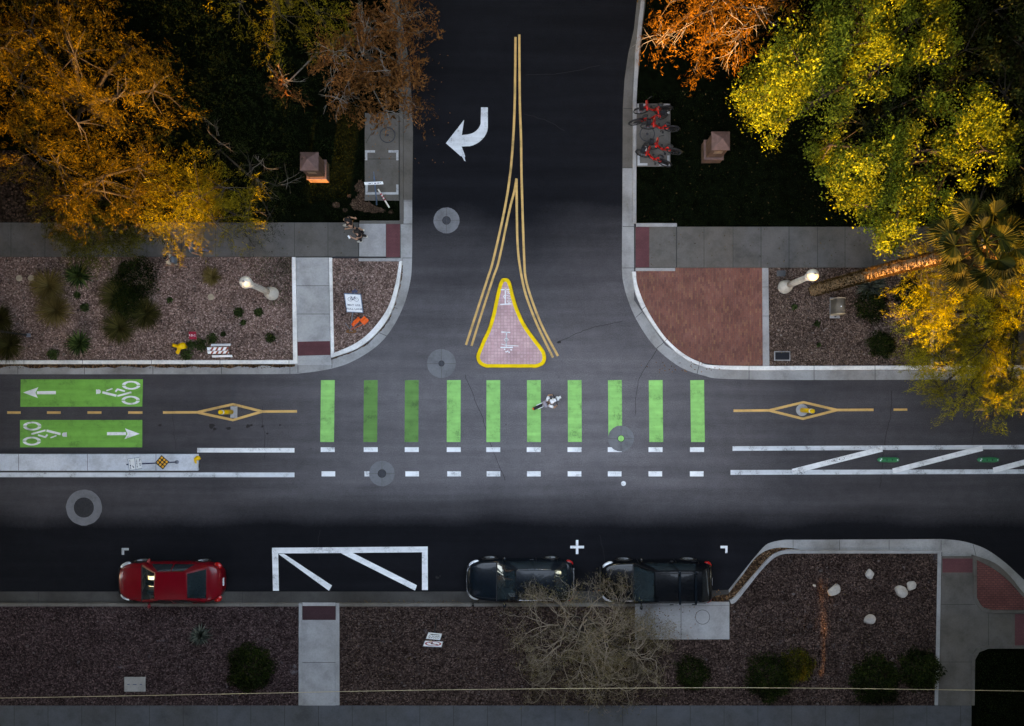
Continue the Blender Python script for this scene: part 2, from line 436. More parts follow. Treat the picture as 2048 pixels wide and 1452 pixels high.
# kerb lines (photo pixels)
ZK, ZS, ZB = 0.13, 0.12, 0.09
L_edge = [(-20, 748.5), (300, 748.5), (560, 748), (607, 746), (664, 737), (709, 721), (755, 691), (784, 657), (807, 612), (820, 566), (824, 521), (824.5, 400), (826, 268), (824, 200), (816, 110), (800, 20), (796, -20)]
L_ko = [(664, 715), (716, 696), (755, 664), (783, 623), (798, 571), (804, 521)]
L_ki = [(664, 707.5), (709.5, 687), (743.6, 659.5), (775, 616), (791, 566), (798, 523)]
R_edge = [(1276, -20), (1268, 58), (1256, 110), (1249, 159), (1245.6, 217), (1245, 336), (1244.6, 420), (1244, 537), (1248, 572), (1257, 603), (1271, 636), (1292, 671), (1314, 698), (1342, 722), (1370, 739), (1407, 751), (1454, 758), (1660, 760), (2100, 758)]
R_ko = [(1264.5, 543), (1270, 582), (1285.6, 619), (1308, 654), (1330, 682), (1360, 710), (1398, 730), (1454, 739), (1660, 740), (2100, 738)]
R_ki = [(1272, 543), (1275, 570), (1290, 610), (1311, 647), (1333.6, 677.6), (1365, 705.7), (1398, 723), (1442, 731), (1660, 731.5), (2100, 730)]

# gutters: flat concrete between the road edge and the kerb
gl = crom(L_edge[:12], 5)
m = MB(); m.sheet(PP(gl + [(799, 400), (799, 515), (780, 640), (735, 690), (664, 720), (590, 726), (-20, 726)], 0), 0.006)
m.mi = 2; m.sheet(PP(L_edge[11:] + [(770, -20), (799, 200), (799, 400)], 0), 0.006); m.mi = 0  # darker sheet paints in the shade under the rust-leaved tree
gr = crom(R_edge[6:], 5)
m.sheet(PP(gr + [(2100, 734), (1454, 735), (1390, 730), (1330, 690), (1268, 600), (1268, 420)], 0), 0.006)
m.mi = 2; m.sheet(PP(R_edge[:6] + [(1270, 336), (1270, 200), (1300, -20)], 0), 0.006); m.mi = 0; m.sheet(PP(R_edge[5:7] + [(1268, 420), (1270, 336)], 0), 0.006)
m.mi = 1
for x in (36, 169, 306, 443, 580): m.ribbon([P(x, 729), P(x, 748)], 0.022, 0.010)
for a_, b_ in (((795, 617), (780, 612)), ((757, 665), (774, 672)), ((824, 516), (805, 516)), ((824, 448), (801, 448)), ((825, 402), (801, 402)), ((664, 716), (664, 736)), ((596, 716), (596, 746)),
               ((1245, 336), (1272, 336)), ((1245, 453), (1272, 453)), ((1245, 536), (1272, 536)), ((1245, 217), (1272, 217)), ((1271.5, 635), (1284, 624)), ((1313, 697), (1331, 682)), ((1394, 748), (1398, 731)),
               ((1498, 759), (1498, 740)), ((1628, 760), (1628, 740)), ((1750, 760), (1750, 740)), ((1866, 759), (1866, 739))):
    m.ribbon([P(*a_), P(*b_)], 0.022, 0.010)
struct("gutter", m, [M['gutter'], M['joint'], M['conc_pad']])

# leaf dirt lying against the kerbs
rnd = random.Random(3)
m = MB()
def dirt_strip(pts, wmin, wmax, z=0.012):
    pts = crom(pts, 14); A_ = []; B_ = []
    for i, p in enumerate(pts):
        d = Vector(pts[min(i + 1, len(pts) - 1)]) - Vector(pts[max(i - 1, 0)]); d.normalize()
        n_ = Vector((-d.y, d.x)); wd = rnd.uniform(wmin, wmax)
        A_.append(p); B_.append((p[0] - n_.x * wd, p[1] - n_.y * wd))
    vs_ = [tuple(P(*q))[:2] + (z,) for q in A_ + B_]; n = len(A_)
    m.add(vs_, [(i, i + 1, i + 1 + n, i + n) for i in range(n - 1)])
dirt_strip([(590, 728.2), (400, 728.2), (200, 728.2), (-20, 728.2)], 3, 9)
dirt_strip([(804.5, 530), (798, 572), (783.5, 623), (756, 665), (716, 697), (664, 716)], 0.3, 3.5)
dirt_strip([(1420, 737.5), (1500, 740), (1700, 740.5), (1880, 740.5)], 0.3, 3)
struct("leaf_dirt", m, M['litter'])

def slab(mb, pts, z=ZS, z0=-0.05): mb.prism(PP(pts, z), z0, z)
def R4(x0, y0, x1, y1): return [(x0, y0), (x1, y0), (x1, y1), (x0, y1)]

# north-west planting bed and corner bed
m = MB(); slab(m, [(-30, 514), (583.5, 514), (586, 720), (-30, 721)], ZB); struct("gravel_bed", m, M['gravel_n'])
m = MB(); slab(m, [(664, 517), (717, 517), (717, 522.5), (798, 523)] + crom(L_ki[::-1], 5)[1:] + [(668, 706)], ZB); struct("gravel_bed", m, M['gravel_n'])
# kerbs north-west
m = MB(); slab(m, [(-30, 720.5), (586, 720), (586, 728), (-30, 728)], ZK)
m.mi = 1
for x in (48, 165, 303, 440, 578): m.ribbon([P(x, 720, ZK), P(x, 728, ZK)], 0.02, ZK + 0.003)
struct("kerb", m, [M['kerb'], M['joint']], bevel=0.02)
m = MB(); ko, ki = crom(L_ko, 6), crom(L_ki, 6)
slab(m, ko + ki[::-1], ZK); struct("kerb", m, M['kerb'], bevel=0.015)
m = MB(); slab(m, R4(717, 516, 804, 522.3), ZK); struct("kerb", m, M['conc'], bevel=0.015)
m = MB(); slab(m, R4(719, 441, 806, 447), ZK); slab(m, [(799.5, 402), (806.5, 402), (806.5, 441), (799.5, 441)], ZK)
slab(m, [(797.5, 20), (800, 140), (806, 226), (806.5, 402), (799.5, 402), (799, 226), (793, 140), (789, 20)], ZK - 0.002)
struct("kerb", m, M['conc_pad'], bevel=0.015)
# ramp walk between the beds
m = MB(); slab(m, [(592.5, 515), (657, 515), (661, 711), (595, 711)], 0.10)
m.mi = 1
for y in (571.5, 628): m.ribbon([P(593, y, .1), P(660, y, .1)], 0.02, 0.104)
m.mi = 2; m.sheet(PP([(594.8, 683.5), (660, 682), (661, 710), (595.5, 711.5)], .1), 0.106)
m.mi = 0; m.add([tuple(P(595, 711.5, .1)), tuple(P(661, 711, .1)), tuple(P(664, 730, .012)), tuple(P(590, 730, .012))], [(0, 3, 2, 1)])
struct("walkway", m, [M['conc_new'], M['joint'], M['tactile']])
m = MB(); slab(m, [(583.5, 514), (591, 514), (594.5, 727), (586, 728)], ZK); slab(m, [(657.5, 515), (664, 515), (668, 706), (664, 715), (661.5, 715)], ZK)
struct("kerb", m, M['kerb'], bevel=0.015)
# north-west pavement
m = MB(); slab(m, R4(-30, 445, 772, 513), ZS); slab(m, R4(772, 447.5, 800.5, 515.5), ZS - 0.003)
m.mi = 1
for x in (22, 90, 158, 226, 294, 363, 431, 500, 589, 656): m.ribbon([P(x, 445, ZS), P(x, 513, ZS)], 0.02, ZS + 0.004)
m.ribbon([P(717, 445, ZS), P(717, 513, ZS)], 0.035, ZS + 0.004)
m.mi = 2; m.sheet(PP(R4(772, 448, 800, 514.5), ZS), ZS + 0.004)
m.mi = 3; m.sheet(PP(R4(718.5, 447.6, 771.5, 513), ZS), ZS + 0.003)
struct("pavement", m, [M['conc_old'], M['joint'], M['tactile'], M['conc']])
# lawn and bare dirt north-west
m = MB(); slab(m, [(-60, -60), (770, -60), (797, 140), (799, 440), (719, 440), (719, 444.5), (-60, 444.5)], 0.085); struct("lawn", m, M['lawn'])
m = MB(); slab(m, [(-60, 300), (40, 300), (130, 380), (160, 444), (-60, 444)], 0.094); struct("dirt_patch", m, M['soil'])
rj = random.Random(8)
def ragged(pts, k=2.2): return [(x + rj.gauss(0, k), y + rj.gauss(0, k)) for x, y in crom(pts, 7)[:-1]]
m = MB(); slab(m, ragged([(712, 366), (722, 358), (729, 372), (729, 398), (746, 409), (770, 418), (764, 424), (738, 424), (712, 420), (702, 410), (706, 398), (716, 388), (710, 376), (712, 366)], 1.6), 0.098)
for cx_, cy_, r_ in ((672, 410, 6), (690, 420, 3.5), (782, 424, 4), (698, 392, 3)): slab(m, ragged([(cx_ + r_ * math.cos(t_) * 1.3, cy_ + r_ * math.sin(t_)) for t_ in [k_ * math.pi / 4 for k_ in range(9)]], .7), 0.097)
struct("dirt_patch", m, M['dirt'])
# bicycle pad west of the side street
def emblem(mb, cx, cy, r, z):
    c = P(cx, cy, z); k = 1 / PPM
    mb.ring(c, (r - 2.2) * k, r * k, z, 40); mb.sheet([(c.x + 2.8 * k * math.cos(t), c.y + 2.8 * k * math.sin(t)) for t in [i * math.pi / 6 for i in range(12)]], z)
    for i in range(7):
        t = i * 0.9 + 0.3; mb.ribbon([(c.x + 4 * k * math.cos(t), c.y + 4 * k * math.sin(t)), (c.x + (r - 3) * k * math.cos(t), c.y + (r - 3) * k * math.sin(t))], 0.008, z)
m = MB(); slab(m, R4(729.5, 226, 798.5, 401), ZS)
m.mi = 1; m.ribbon([P(731, 318, ZS), P(797, 318, ZS)], 0.025, ZS + .003); m.ribbon([P(762, 228, ZS), P(747, 258, ZS), P(732, 286, ZS)], 0.02, ZS + .003)
m.ribbon([P(798.2, 228, ZS), P(798.2, 400, ZS)], 0.03, ZS + .003)
struct("bicycle_pad", m, [M['conc_pad'], M['joint']])
pad_w = bpy.data.objects["bicycle_pad"]
m = MB(); emblem(m, 775, 270, 16, ZS + 0.005); m.build("wheel_emblem", M['iron'], pad_w)
def corner(mb, x, y, dx, dy, L=20, wd=4.6, z=ZS + 0.006):
    mb.sheet(PP(R4(x, y, x + dx * L, y + dy * wd), z), z); mb.sheet(PP(R4(x, y + dy * wd, x + dx * wd, y + dy * L), z), z)
for (x, y, dx, dy) in ((730, 300.5, 1, 1), (797, 300.5, -1, 1), (797, 389, -1, -1)):
    m = MB(); corner(m, x, y, dx, dy); m.build("corner_mark", M['white_old'], pad_w)
m = MB(); corner(m, 731, 389, 1, -1); z = ZS + .006; m.sheet(PP(R4(751, 384.4, 777, 389), z), z); m.build("corner_mark", M['white_old'], pad_w)

# north-east: lawn, bicycle pad, pavement, brick plaza, gravel bed
m = MB(); slab(m, [(1300, -60), (2150, -60), (2150, 453), (1354, 453), (1354, 446), (1273, 446), (1273.5, 200), (1285, 60)], 0.085); struct("lawn", m, M['lawn'])
m = MB(); slab(m, [(1266, 446), (1272.8, 446), (1273.3, 200), (1279, 100), (1292, -20), (1284, -20), (1271, 100), (1266, 200)], ZK); slab(m, R4(1272.7, 446, 1354, 453.2), ZK)
slab(m, R4(1271.5, 535.6, 1350.5, 542), ZK)
struct("kerb", m, M['conc'], bevel=0.015)
m = MB(); ko, ki = crom(R_ko, 6), crom(R_ki, 6); slab(m, ko + ki[::-1], ZK)
m.mi = 1
for a_, b_ in (((1284, 619), (1291, 613)), ((1330, 682), (1335, 677)), ((1398, 731), (1399, 723)), ((1498, 740), (1498, 731)), ((1628, 740), (1628, 731)), ((1750, 740), (1750, 731))):
    m.ribbon([P(*a_, ZK), P(*b_, ZK)], 0.02, ZK + .003)
struct("kerb", m, [M['kerb'], M['joint']], bevel=0.015)
m = MB(); slab(m, R4(1273.6, 207, 1341, 333), ZS); struct("bicycle_pad", m, [M['conc_pad']])
pad_e = [o for o in C.objects if o.name.startswith("bicycle_pad")][-1]
m = MB(); emblem(m, 1294.5, 268, 15.5, ZS + .005); m.build("wheel_emblem", M['iron'], pad_e)
for (x, y, dx, dy) in ((1275, 207.5, 1, 1), (1339, 207.5, -1, 1), (1275, 331, 1, -1), (1339, 331, -1, -1)):
    m = MB(); corner(m, x, y, dx, dy); m.build("corner_mark", M['white_old'], pad_e)
m = MB(); slab(m, R4(1298.5, 453.5, 2150, 535), ZS); slab(m, R4(1271, 453.8, 1298.5, 535), ZS - .003)
m.mi = 1
for x, wd in ((1353, .04), (1408, .018), (1466, .018), (1522, .025), (1578, .025), (1635, .02), (1690, .02), (1746, .02), (1802, .02), (1858, .02), (1914, .02), (1970, .02)): m.ribbon([P(x, 453.5, ZS), P(x, 535, ZS)], wd, ZS + .004)
m.mi = 2; m.sheet(PP(R4(1271.2, 454, 1298.5, 535), ZS), ZS + .004)
m.mi = 3; m.sheet(PP(R4(1466.5, 453.7, 2140, 534.8), ZS), ZS + .003)
struct("pavement", m, [M['conc_pad'], M['joint'], M['tactile'], M['conc_old']])
m = MB(); slab(m, [(1272, 542)] + crom(R_ki[:8], 5) + [(1525.5, 731.5), (1524, 535.5), (1351, 535.5), (1351, 542)], ZB + .02); struct("brick_plaza", m, M['brick'])
m = MB(); slab(m, [(1524.5, 535.5), (1537, 535.5), (1539, 731.5), (1525.8, 731.5)], ZS)
m.mi = 1
for y in (574, 632): m.ribbon([P(1525, y, ZS), P(1538, y, ZS)], .015, ZS + .003)
struct("edging", m, [M['conc'], M['joint']], bevel=.01)
m = MB(); slab(m, [(1537.2, 535.5), (1861, 535.5), (1861, 731.5), (1539.2, 731.5)], ZB); struct("gravel_bed", m, M['gravel_ne'])
m = MB(); slab(m, R4(1861.2, 535.5, 1868.5, 731.2), ZK); struct("edging", m, M['conc'], bevel=.01)
m = MB(); slab(m, R4(1868.8, 535.5, 2150, 731), ZS); struct("walkway", m, M['conc_old'])

# south side
S_edge = [(-30, 1183), (560, 1183), (940, 1183), (1418, 1181), (1457, 1179.5), (1486, 1143), (1505, 1119), (1520, 1101.5), (1536, 1087), (1565, 1080), (1589, 1079.5), (1882, 1078), (1917, 1081), (1946, 1088), (1975, 1100), (2010, 1125), (2048, 1160), (2110, 1220)]
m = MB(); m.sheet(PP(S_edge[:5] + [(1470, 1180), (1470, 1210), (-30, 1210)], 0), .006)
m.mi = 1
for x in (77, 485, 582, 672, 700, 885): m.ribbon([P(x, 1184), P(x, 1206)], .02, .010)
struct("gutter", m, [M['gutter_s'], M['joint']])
m = MB(); m.sheet(PP(S_edge[4:8] + crom(S_edge[7:11], 4)[1:] + crom(S_edge[11:], 4) + [(2100, 1235), (2048, 1190), (1990, 1135), (1952, 1115), (1884, 1112), (1884, 1104), (1560, 1104), (1462, 1205)], 0), .007)
m.mi = 1
for x in (1586, 1679, 1778, 1882): m.ribbon([P(x, 1080), P(x, 1101)], .018, .011)
m.ribbon([P(1946, 1089), P(1952, 1112)], .018, .011)
struct("gutter", m, [M['gutter'], M['joint']])
m = MB(); m.sheet(PP(crom([(1462, 1180), (1488, 1146), (1507, 1120), (1530, 1102), (1560, 1095), (1600, 1099), (1560, 1102), (1517, 1140), (1473, 1192), (1458, 1200), (1425, 1203), (1430, 1192), (1462, 1188)], 4)[:-1], 0), .011); struct("leaf_dirt", m, M['litter'])
# dark asphalt skin on the side slip at the far right is the road itself
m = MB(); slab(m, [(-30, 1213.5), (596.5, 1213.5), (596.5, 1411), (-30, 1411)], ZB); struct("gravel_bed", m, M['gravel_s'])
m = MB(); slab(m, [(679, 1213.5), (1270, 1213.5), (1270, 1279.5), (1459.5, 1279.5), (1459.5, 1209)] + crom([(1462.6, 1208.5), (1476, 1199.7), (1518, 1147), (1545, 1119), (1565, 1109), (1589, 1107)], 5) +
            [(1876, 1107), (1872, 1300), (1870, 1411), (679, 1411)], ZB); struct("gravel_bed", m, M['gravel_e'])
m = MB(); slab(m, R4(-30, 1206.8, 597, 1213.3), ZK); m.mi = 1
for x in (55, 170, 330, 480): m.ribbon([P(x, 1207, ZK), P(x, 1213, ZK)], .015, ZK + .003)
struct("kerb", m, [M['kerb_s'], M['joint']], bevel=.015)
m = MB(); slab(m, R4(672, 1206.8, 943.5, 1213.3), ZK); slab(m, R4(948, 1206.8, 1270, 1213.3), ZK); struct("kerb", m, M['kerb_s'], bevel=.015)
m = MB(); slab(m, [(597.2, 1206.8), (604, 1206.8), (604, 1411), (596.8, 1411)], ZK + .004); slab(m, [(671.5, 1206.8), (678.5, 1206.8), (678.8, 1411), (671.8, 1411)], ZK + .004); struct("kerb", m, M['conc'], bevel=.012)
m = MB(); slab(m, R4(604.2, 1240, 671.5, 1411), .10); slab(m, R4(604.2, 1213, 671.5, 1240), .085)
m.mi = 1; m.ribbon([P(605, 1325, .1), P(671, 1325, .1)], .02, .104)
m.mi = 2; m.sheet(PP(R4(604.5, 1212, 671.3, 1240), .1), .09)
m.mi = 0; m.add([tuple(P(604.5, 1213, .088)), tuple(P(671.3, 1213, .088)), tuple(P(671.3, 1205, .012)), tuple(P(604.5, 1205, .012))], [(0, 1, 2, 3)])
struct("walkway", m, [M['conc'], M['joint'], M['tactile_dark']])
# concrete vault slab
m = MB(); slab(m, R4(1270.3, 1204.5, 1459, 1279), ZK + .006); m.mi = 1
m.ribbon([P(1362, 1205, ZK), P(1362, 1279, ZK)], .02, ZK + .010); m.ring(P(1405, 1234, ZK), .31, .33, ZK + .010, 36)
m.ribbon([P(1271, 1212, ZK), P(1458, 1211, ZK)], .012, ZK + .010)
struct("concrete_slab", m, [M['conc'], M['joint']], bevel=.01)
# curved kerb round the south-east bed
m = MB(); ki = crom([(1462.6, 1208.5), (1476, 1199.7), (1518, 1147), (1545, 1119), (1565, 1109), (1589, 1107.2)], 5) + [(1876, 1107.2)]
ko = crom([(1460, 1200.5), (1473, 1191), (1517, 1139.6), (1542, 1113), (1565, 1102), (1589, 1101)], 5) + [(1883.5, 1101)]
slab(m, ko + ki[::-1], ZK)
slab(m, [(1876, 1107.2), (1883.5, 1101), (1880, 1300), (1876.5, 1411), (1869.8, 1411), (1872.5, 1300)], ZK)
struct("kerb", m, M['conc'], bevel=.015)
# south-east walk, tactile, brick corner, lawn
m = MB(); slab(m, [(1884, 1113), (1946, 1113), (1947, 1195), (1965, 1222), (1990, 1227.5), (2120, 1227.5), (2120, 1291), (1972, 1291), (1952, 1297), (1944.5, 1312), (1943, 1411), (1877, 1411), (1880.5, 1300)], .10)
m.mi = 2; m.sheet(PP(R4(1884.8, 1117, 1945, 1145), .1), .105); m.sheet(PP(R4(2029.6, 1228, 2110, 1290.5), .1), .105)
m.mi = 1
for a_, b_ in (((1882, 1209), (1950, 1209)), ((1977, 1228), (1977, 1291)), ((1878, 1324), (1944, 1324))): m.ribbon([P(*a_, .1), P(*b_, .1)], .018, .104)
struct("walkway", m, [M['conc_pad'], M['joint'], M['tactile']])
m = MB(); slab(m, crom([(1954, 1120), (1990, 1139.6), (2022, 1166), (2048, 1195), (2080, 1220)], 4) + [(1985, 1220), (1966, 1214), (1954, 1195)], ZB + .02); struct("brick_plaza", m, M['paver_se'])
m = MB(); slab(m, crom([(1946, 1110), (1990, 1126), (2022, 1154), (2048, 1186), (2095, 1224)], 4) + crom([(2084, 1222), (2048, 1195), (2022, 1166), (1990, 1139.6), (1954, 1120)], 4) + crom([(1954, 1195), (1966, 1214), (1985, 1220)], 3) + [(2084, 1221), (2084, 1227), (1985, 1227), (1963, 1222), (1948, 1200)], ZK)
struct("kerb", m, M['conc_pad'], bevel=.012)
m = MB(); slab(m, [(2120, 1299), (1978, 1299), (1959, 1304), (1951, 1320), (1950, 1411), (1943.5, 1411), (1943.5, 1500), (2120, 1500)], .085); struct("lawn", m, M['lawn'])
m = MB(); slab(m, [(2120, 1291.5), (1975, 1291.5), (1955, 1297.5), (1945, 1313), (1943.5, 1411), (1949.6, 1411), (1950.6, 1320), (1959, 1304.5), (1978, 1297.6), (2120, 1297.6)], ZK); struct("kerb", m, M['conc_pad'], bevel=.012)
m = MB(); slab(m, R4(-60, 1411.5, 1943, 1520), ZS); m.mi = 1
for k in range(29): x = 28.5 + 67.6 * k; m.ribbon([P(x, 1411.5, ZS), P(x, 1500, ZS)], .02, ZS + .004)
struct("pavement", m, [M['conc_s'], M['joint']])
# raised median in the road
m = MB(); slab(m, R4(-40, 908, 395, 941.5), .15); m.mi = 1
for x in (37, 175, 312): m.ribbon([P(x, 908, .15), P(x, 941, .15)], .018, .154)
struct("median", m, [M['median'], M['joint']], bevel=.025)

# ------------------------------------------------------------------ traffic island
isl = [(998, 567), (1003, 557.6), (1010, 556), (1017, 557.6), (1023, 568), (1029, 593), (1038, 620.7), (1054, 653.5), (1085, 695.6), (1091, 707), (1092, 719), (1087, 729.6), (1073, 735.5), (1060, 735.6), (1022, 735.7), (985, 735.6), (972.4, 735.5), (959.5, 729.6), (953, 719), (953.7, 707), (963, 684), (975, 658), (984, 628), (992, 590), (998, 567)]
oc = crom(isl, 5)[:-1]
def inset(pts, d):
    out = []; n = len(pts)
    for i in range(n):
        t = Vector(pts[(i + 1) % n]) - Vector(pts[i - 1]); t.normalize(); out.append((pts[i][0] - t.y * d, pts[i][1] + t.x * d))
    return out
ic = inset(oc, 7.6)
c_ = (1020, 670)
if (Vector(ic[0]) - Vector(c_)).length > (Vector(oc[0]) - Vector(c_)).length: ic = inset(oc, -7.6)
def near(p):
    best = 1e9
    for i in range(len(oc)):
        a0, b0 = Vector(oc[i]), Vector(oc[(i + 1) % len(oc)]); d0 = b0 - a0; s_ = max(0, min(1, (Vector(p) - a0).dot(d0) / max(d0.dot(d0), 1e-9))); best = min(best, (a0 + d0 * s_ - Vector(p)).length)
    return best
pave = [p for p in ic if near(p) > 7.6 * .985]
m = MB(); n = len(oc); a_ = [P(x, y, .0) for x, y in oc]; b_ = [P(x, y, .15) for x, y in inset(oc, 0.9 if ic == inset(oc, 7.6) else -0.9)]; c2 = [P(*min(pave, key=lambda r_: (Vector(r_) - Vector(p)).length), .15) for p in ic]
m.add(a_ + b_ + c2, [(i, (i + 1) % n, (i + 1) % n + n, i + n) for i in range(n)] + [(i + n, (i + 1) % n + n, (i + 1) % n + 2 * n, i + 2 * n) for i in range(n)])
island = struct("traffic_island", m, M['yellow'], smooth=False)
m = MB(); m.sheet(PP(pave, .151), .151); m.build("island_paving", M['paver'], island)
m = MB(); z = .1545
def stroke(pts, wd=2.2): m.ribbon([P(x, y, z) for x, y in pts], wd / PPM, z)
stroke([(1001.5, 579.5), (1019, 579)]); stroke([(1010.8, 577), (1010.5, 608)]); stroke([(1000.5, 609), (1023, 607.6)])
stroke([(1010, 590), (1006.5, 593), (1010, 597)], 1.6); stroke([(1014, 583.5), (1019, 583), (1014, 588), (1020, 587)], 1.6)
stroke([(1013, 591), (1020, 592), (1014, 596), (1021, 598)], 1.6); stroke([(1015, 602), (1018, 599.5), (1021, 603), (1018, 606.5), (1015, 602)], 1.6)
stroke([(1002.5, 664), (1020.5, 665)]); stroke([(1013, 664), (1012.5, 693)]); stroke([(1001, 695), (1026, 694.6)], 2.4); stroke([(1002, 688), (1012, 690.5), (1037, 692)], 1.4)
stroke([(1012.5, 675), (1008.5, 679.5), (1012.5, 684), (1017, 679.5), (1012.5, 675)], 1.8)
for x, y in ((1008, 698), (1014, 702), (1021, 699), (1017, 704), (1011, 703)): stroke([(x, y), (x + 2.5, y + 1)], 2.5)
m.build("survey_marking", M['white'], island)

# ------------------------------------------------------------------ road markings
def mark(name, pts, mat, z=.004):
    m = MB(); m.sheet(PP(pts, 0), z); return m.build(name, mat, road)
def line(name, pts, wd, mat, z=.004):
    m = MB(); m.ribbon([P(x, y) for x, y in pts], wd / PPM, z); return m.build(name, mat, road)
gx = [641, 727, 809, 893, 972, 1053, 1134.5, 1215, 1296.5, 1379.5]
for i, x in enumerate(gx):
    k = (4.5 - i) * .35
    mark("crosswalk_bar", [(x + 1, 760.5), (x + 28.5, 760.2), (x + 28.5 - k, 884), (x + 1 - k, 884)], M['green_dirty'] if i in (1, 2) else M['green'])
    mark("crosswalk_dash", R4(x + .5, 894.5, x + 28.5, 904), M['white'])
    mark("crosswalk_dash", R4(x + 1.2 + k * .6, 942.5, x + 28.5 + k * .6, 952.8), M['white'])
mark("cycle_lane_panel", [(41.5, 758.8), (286, 758.5), (284.6, 813), (40.8, 813.5)], M['green_lane'])
mark("cycle_lane_panel", R4(40.2, 840, 284.6, 894.6), M['green_lane'])
Z2 = .008
def bike_symbol(flip):
    m = MB()
    def T(x, y):   # 'flip' turns the symbol by 180 degrees about the lane pair's centre
        return (x, y) if not flip else (326.2 - x, 1652.6 - y)
    def q(pts): m.sheet(PP([T(*p) for p in pts], 0), Z2)
    def st(a_, b_, wd): m.ribbon([P(*T(*a_)), P(*T(*b_))], wd / PPM, Z2)
    for cx, cy in ((262.5, 770.5), (261.5, 800.5)):
        c = P(*T(cx, cy)); k = 1 / PPM
        for a0, a1 in ((.12, math.pi - .12), (math.pi + .12, 2 * math.pi - .12)):
            m.ring(c, .62, 1.0, Z2, 18, a0, a1, 18.5 * k, 8.8 * k)
    st((205, 784.5), (233, 791.5), 4.6); st((235, 792), (263, 784.5), 3.6); st((213, 781.5), (225, 777), 2.6); st((231, 783.5), (236, 777.5), 3.6); st((235.5, 778.5), (250, 782.5), 3.4)
    c = P(*T(197.5, 783.3)); m.ring(c, 0.001, .10, Z2, 16); st((193.5, 779), (193.8, 788), 2.6)
    m.build("cyclist_symbol", M['white'], road)
    m = MB()
    q([(46.5, 785), (77, 774.5), (71, 785), (76, 796)]); q([(74, 782.5), (112, 782), (112, 788.5), (74, 788.5)])
    m.build("lane_arrow", M['white'], road)
bike_symbol(False); bike_symbol(True)
for x0, x1 in ((14.5, 41.5), (94, 121.5), (175, 203), (256.5, 285)): mark("centre_dash", R4(x0, 822.6, x1, 827.6), M['tan'])
for x0, x1 in ((1787, 1814.5), (1949, 1974.5), (2018, 2060)): mark("centre_dash", R4(x0, 817, x1, 821.6), M['tan'])
for L_ in (((326, 825), (394, 824.6), (466, 808.5), (525, 823), (594, 822.6)), ((394, 824.6), (466, 840), (525, 823)),
           ((1467, 821.5), (1538, 820.8), (1607, 804.5), (1674, 820), (1747, 819.6)), ((1538, 820.8), (1606, 837.5), (1674, 820))):
    line("diamond_line", L_, 5, M['tan'], .004 if len(L_) > 3 else .0065)
mark("edge_line", R4(394.5, 896, 589, 905), M['white']); mark("edge_line", R4(-30, 945, 589, 954.4), M['white_worn'])
mark("edge_line", [(1465, 892.5), (2090, 889.5), (2090, 898), (1465, 901.6)], M['white_worn']); mark("edge_line", [(1461, 940), (2090, 938.5), (2090, 947.5), (1461, 949.6)], M['white_worn'])
for q in ([(1583.5, 938), (1764, 892.4), (1765.8, 903), (1586, 948)], [(1784.5, 937), (1964, 890.8), (1966, 901.4), (1786, 947)], [(1985.4, 935.5), (2110, 903), (2112, 914), (1987, 946)]): mark("hatch_stripe", q, M['white'], .008)
m = MB(); c = P(1676, 919); m2 = Matrix.Rotation(R(14), 2)
for r0, r1 in ((.94, 1.0),):
    ringv = MB(); ringv.ring((0, 0), r0, r1, .012, 30, 0, 2 * math.pi, .31, .085)
    m.add([Vector((*(m2 @ Vector(v[:2])), v[2])) + Vector((c.x, c.y, 0)) for v in ringv.v], ringv.f)
for d in (-.18, .06): m.sheet([(c.x + d + .03 * math.cos(t), c.y + d * .25 + .03 * math.sin(t)) for t in [k * math.pi / 4 for k in range(8)]], .012)
m.build("separator_scar", M['iron'], road)
line("centre_line", crom([(1031, 74), (1029.5, 200), (1026.5, 275), (1020.5, 347), (1009, 420), (986.5, 520), (975, 557.5), (953.7, 623), (932, 690)], 5), 4.6, M['tan'])
line("centre_line", crom([(1033, 357), (1028, 385), (1019, 420), (998, 520), (986.5, 555), (963, 627.7), (943, 692)], 5), 4.4, M['tan'])
line("centre_line", crom([(1033, 358), (1033.6, 420), (1034.8, 480), (1038, 520), (1045, 562), (1054, 597), (1075, 651), (1106, 715)], 5), 4.6, M['tan'], .0065)
line("centre_line", crom([(1038.5, 69), (1039.6, 202), (1042, 275), (1043, 347), (1045, 420), (1048.5, 520), (1052, 560), (1066, 606.6), (1087, 658), (1116, 712)], 5), 4.6, M['tan'])
ar = [(353, 742), (400, 742), (400, 885), (396, 906), (388, 925), (376, 946), (360, 965), (342, 981), (320, 995), (297, 1005), (275, 1011), (218, 1013), (225, 1030), (236, 1058), (243, 1080), (240, 1095), (246, 1116), (236, 1110), (230, 1098), (222, 1082), (210, 1078), (110, 990), (236, 828), (220, 934), (260, 930), (285, 924), (305, 915), (321, 903), (335, 888), (345, 870), (350, 855)]
mark("turn_arrow", [(860 + x / 3.457, y / 3.457) for x, y in ar], M['white_worn'])
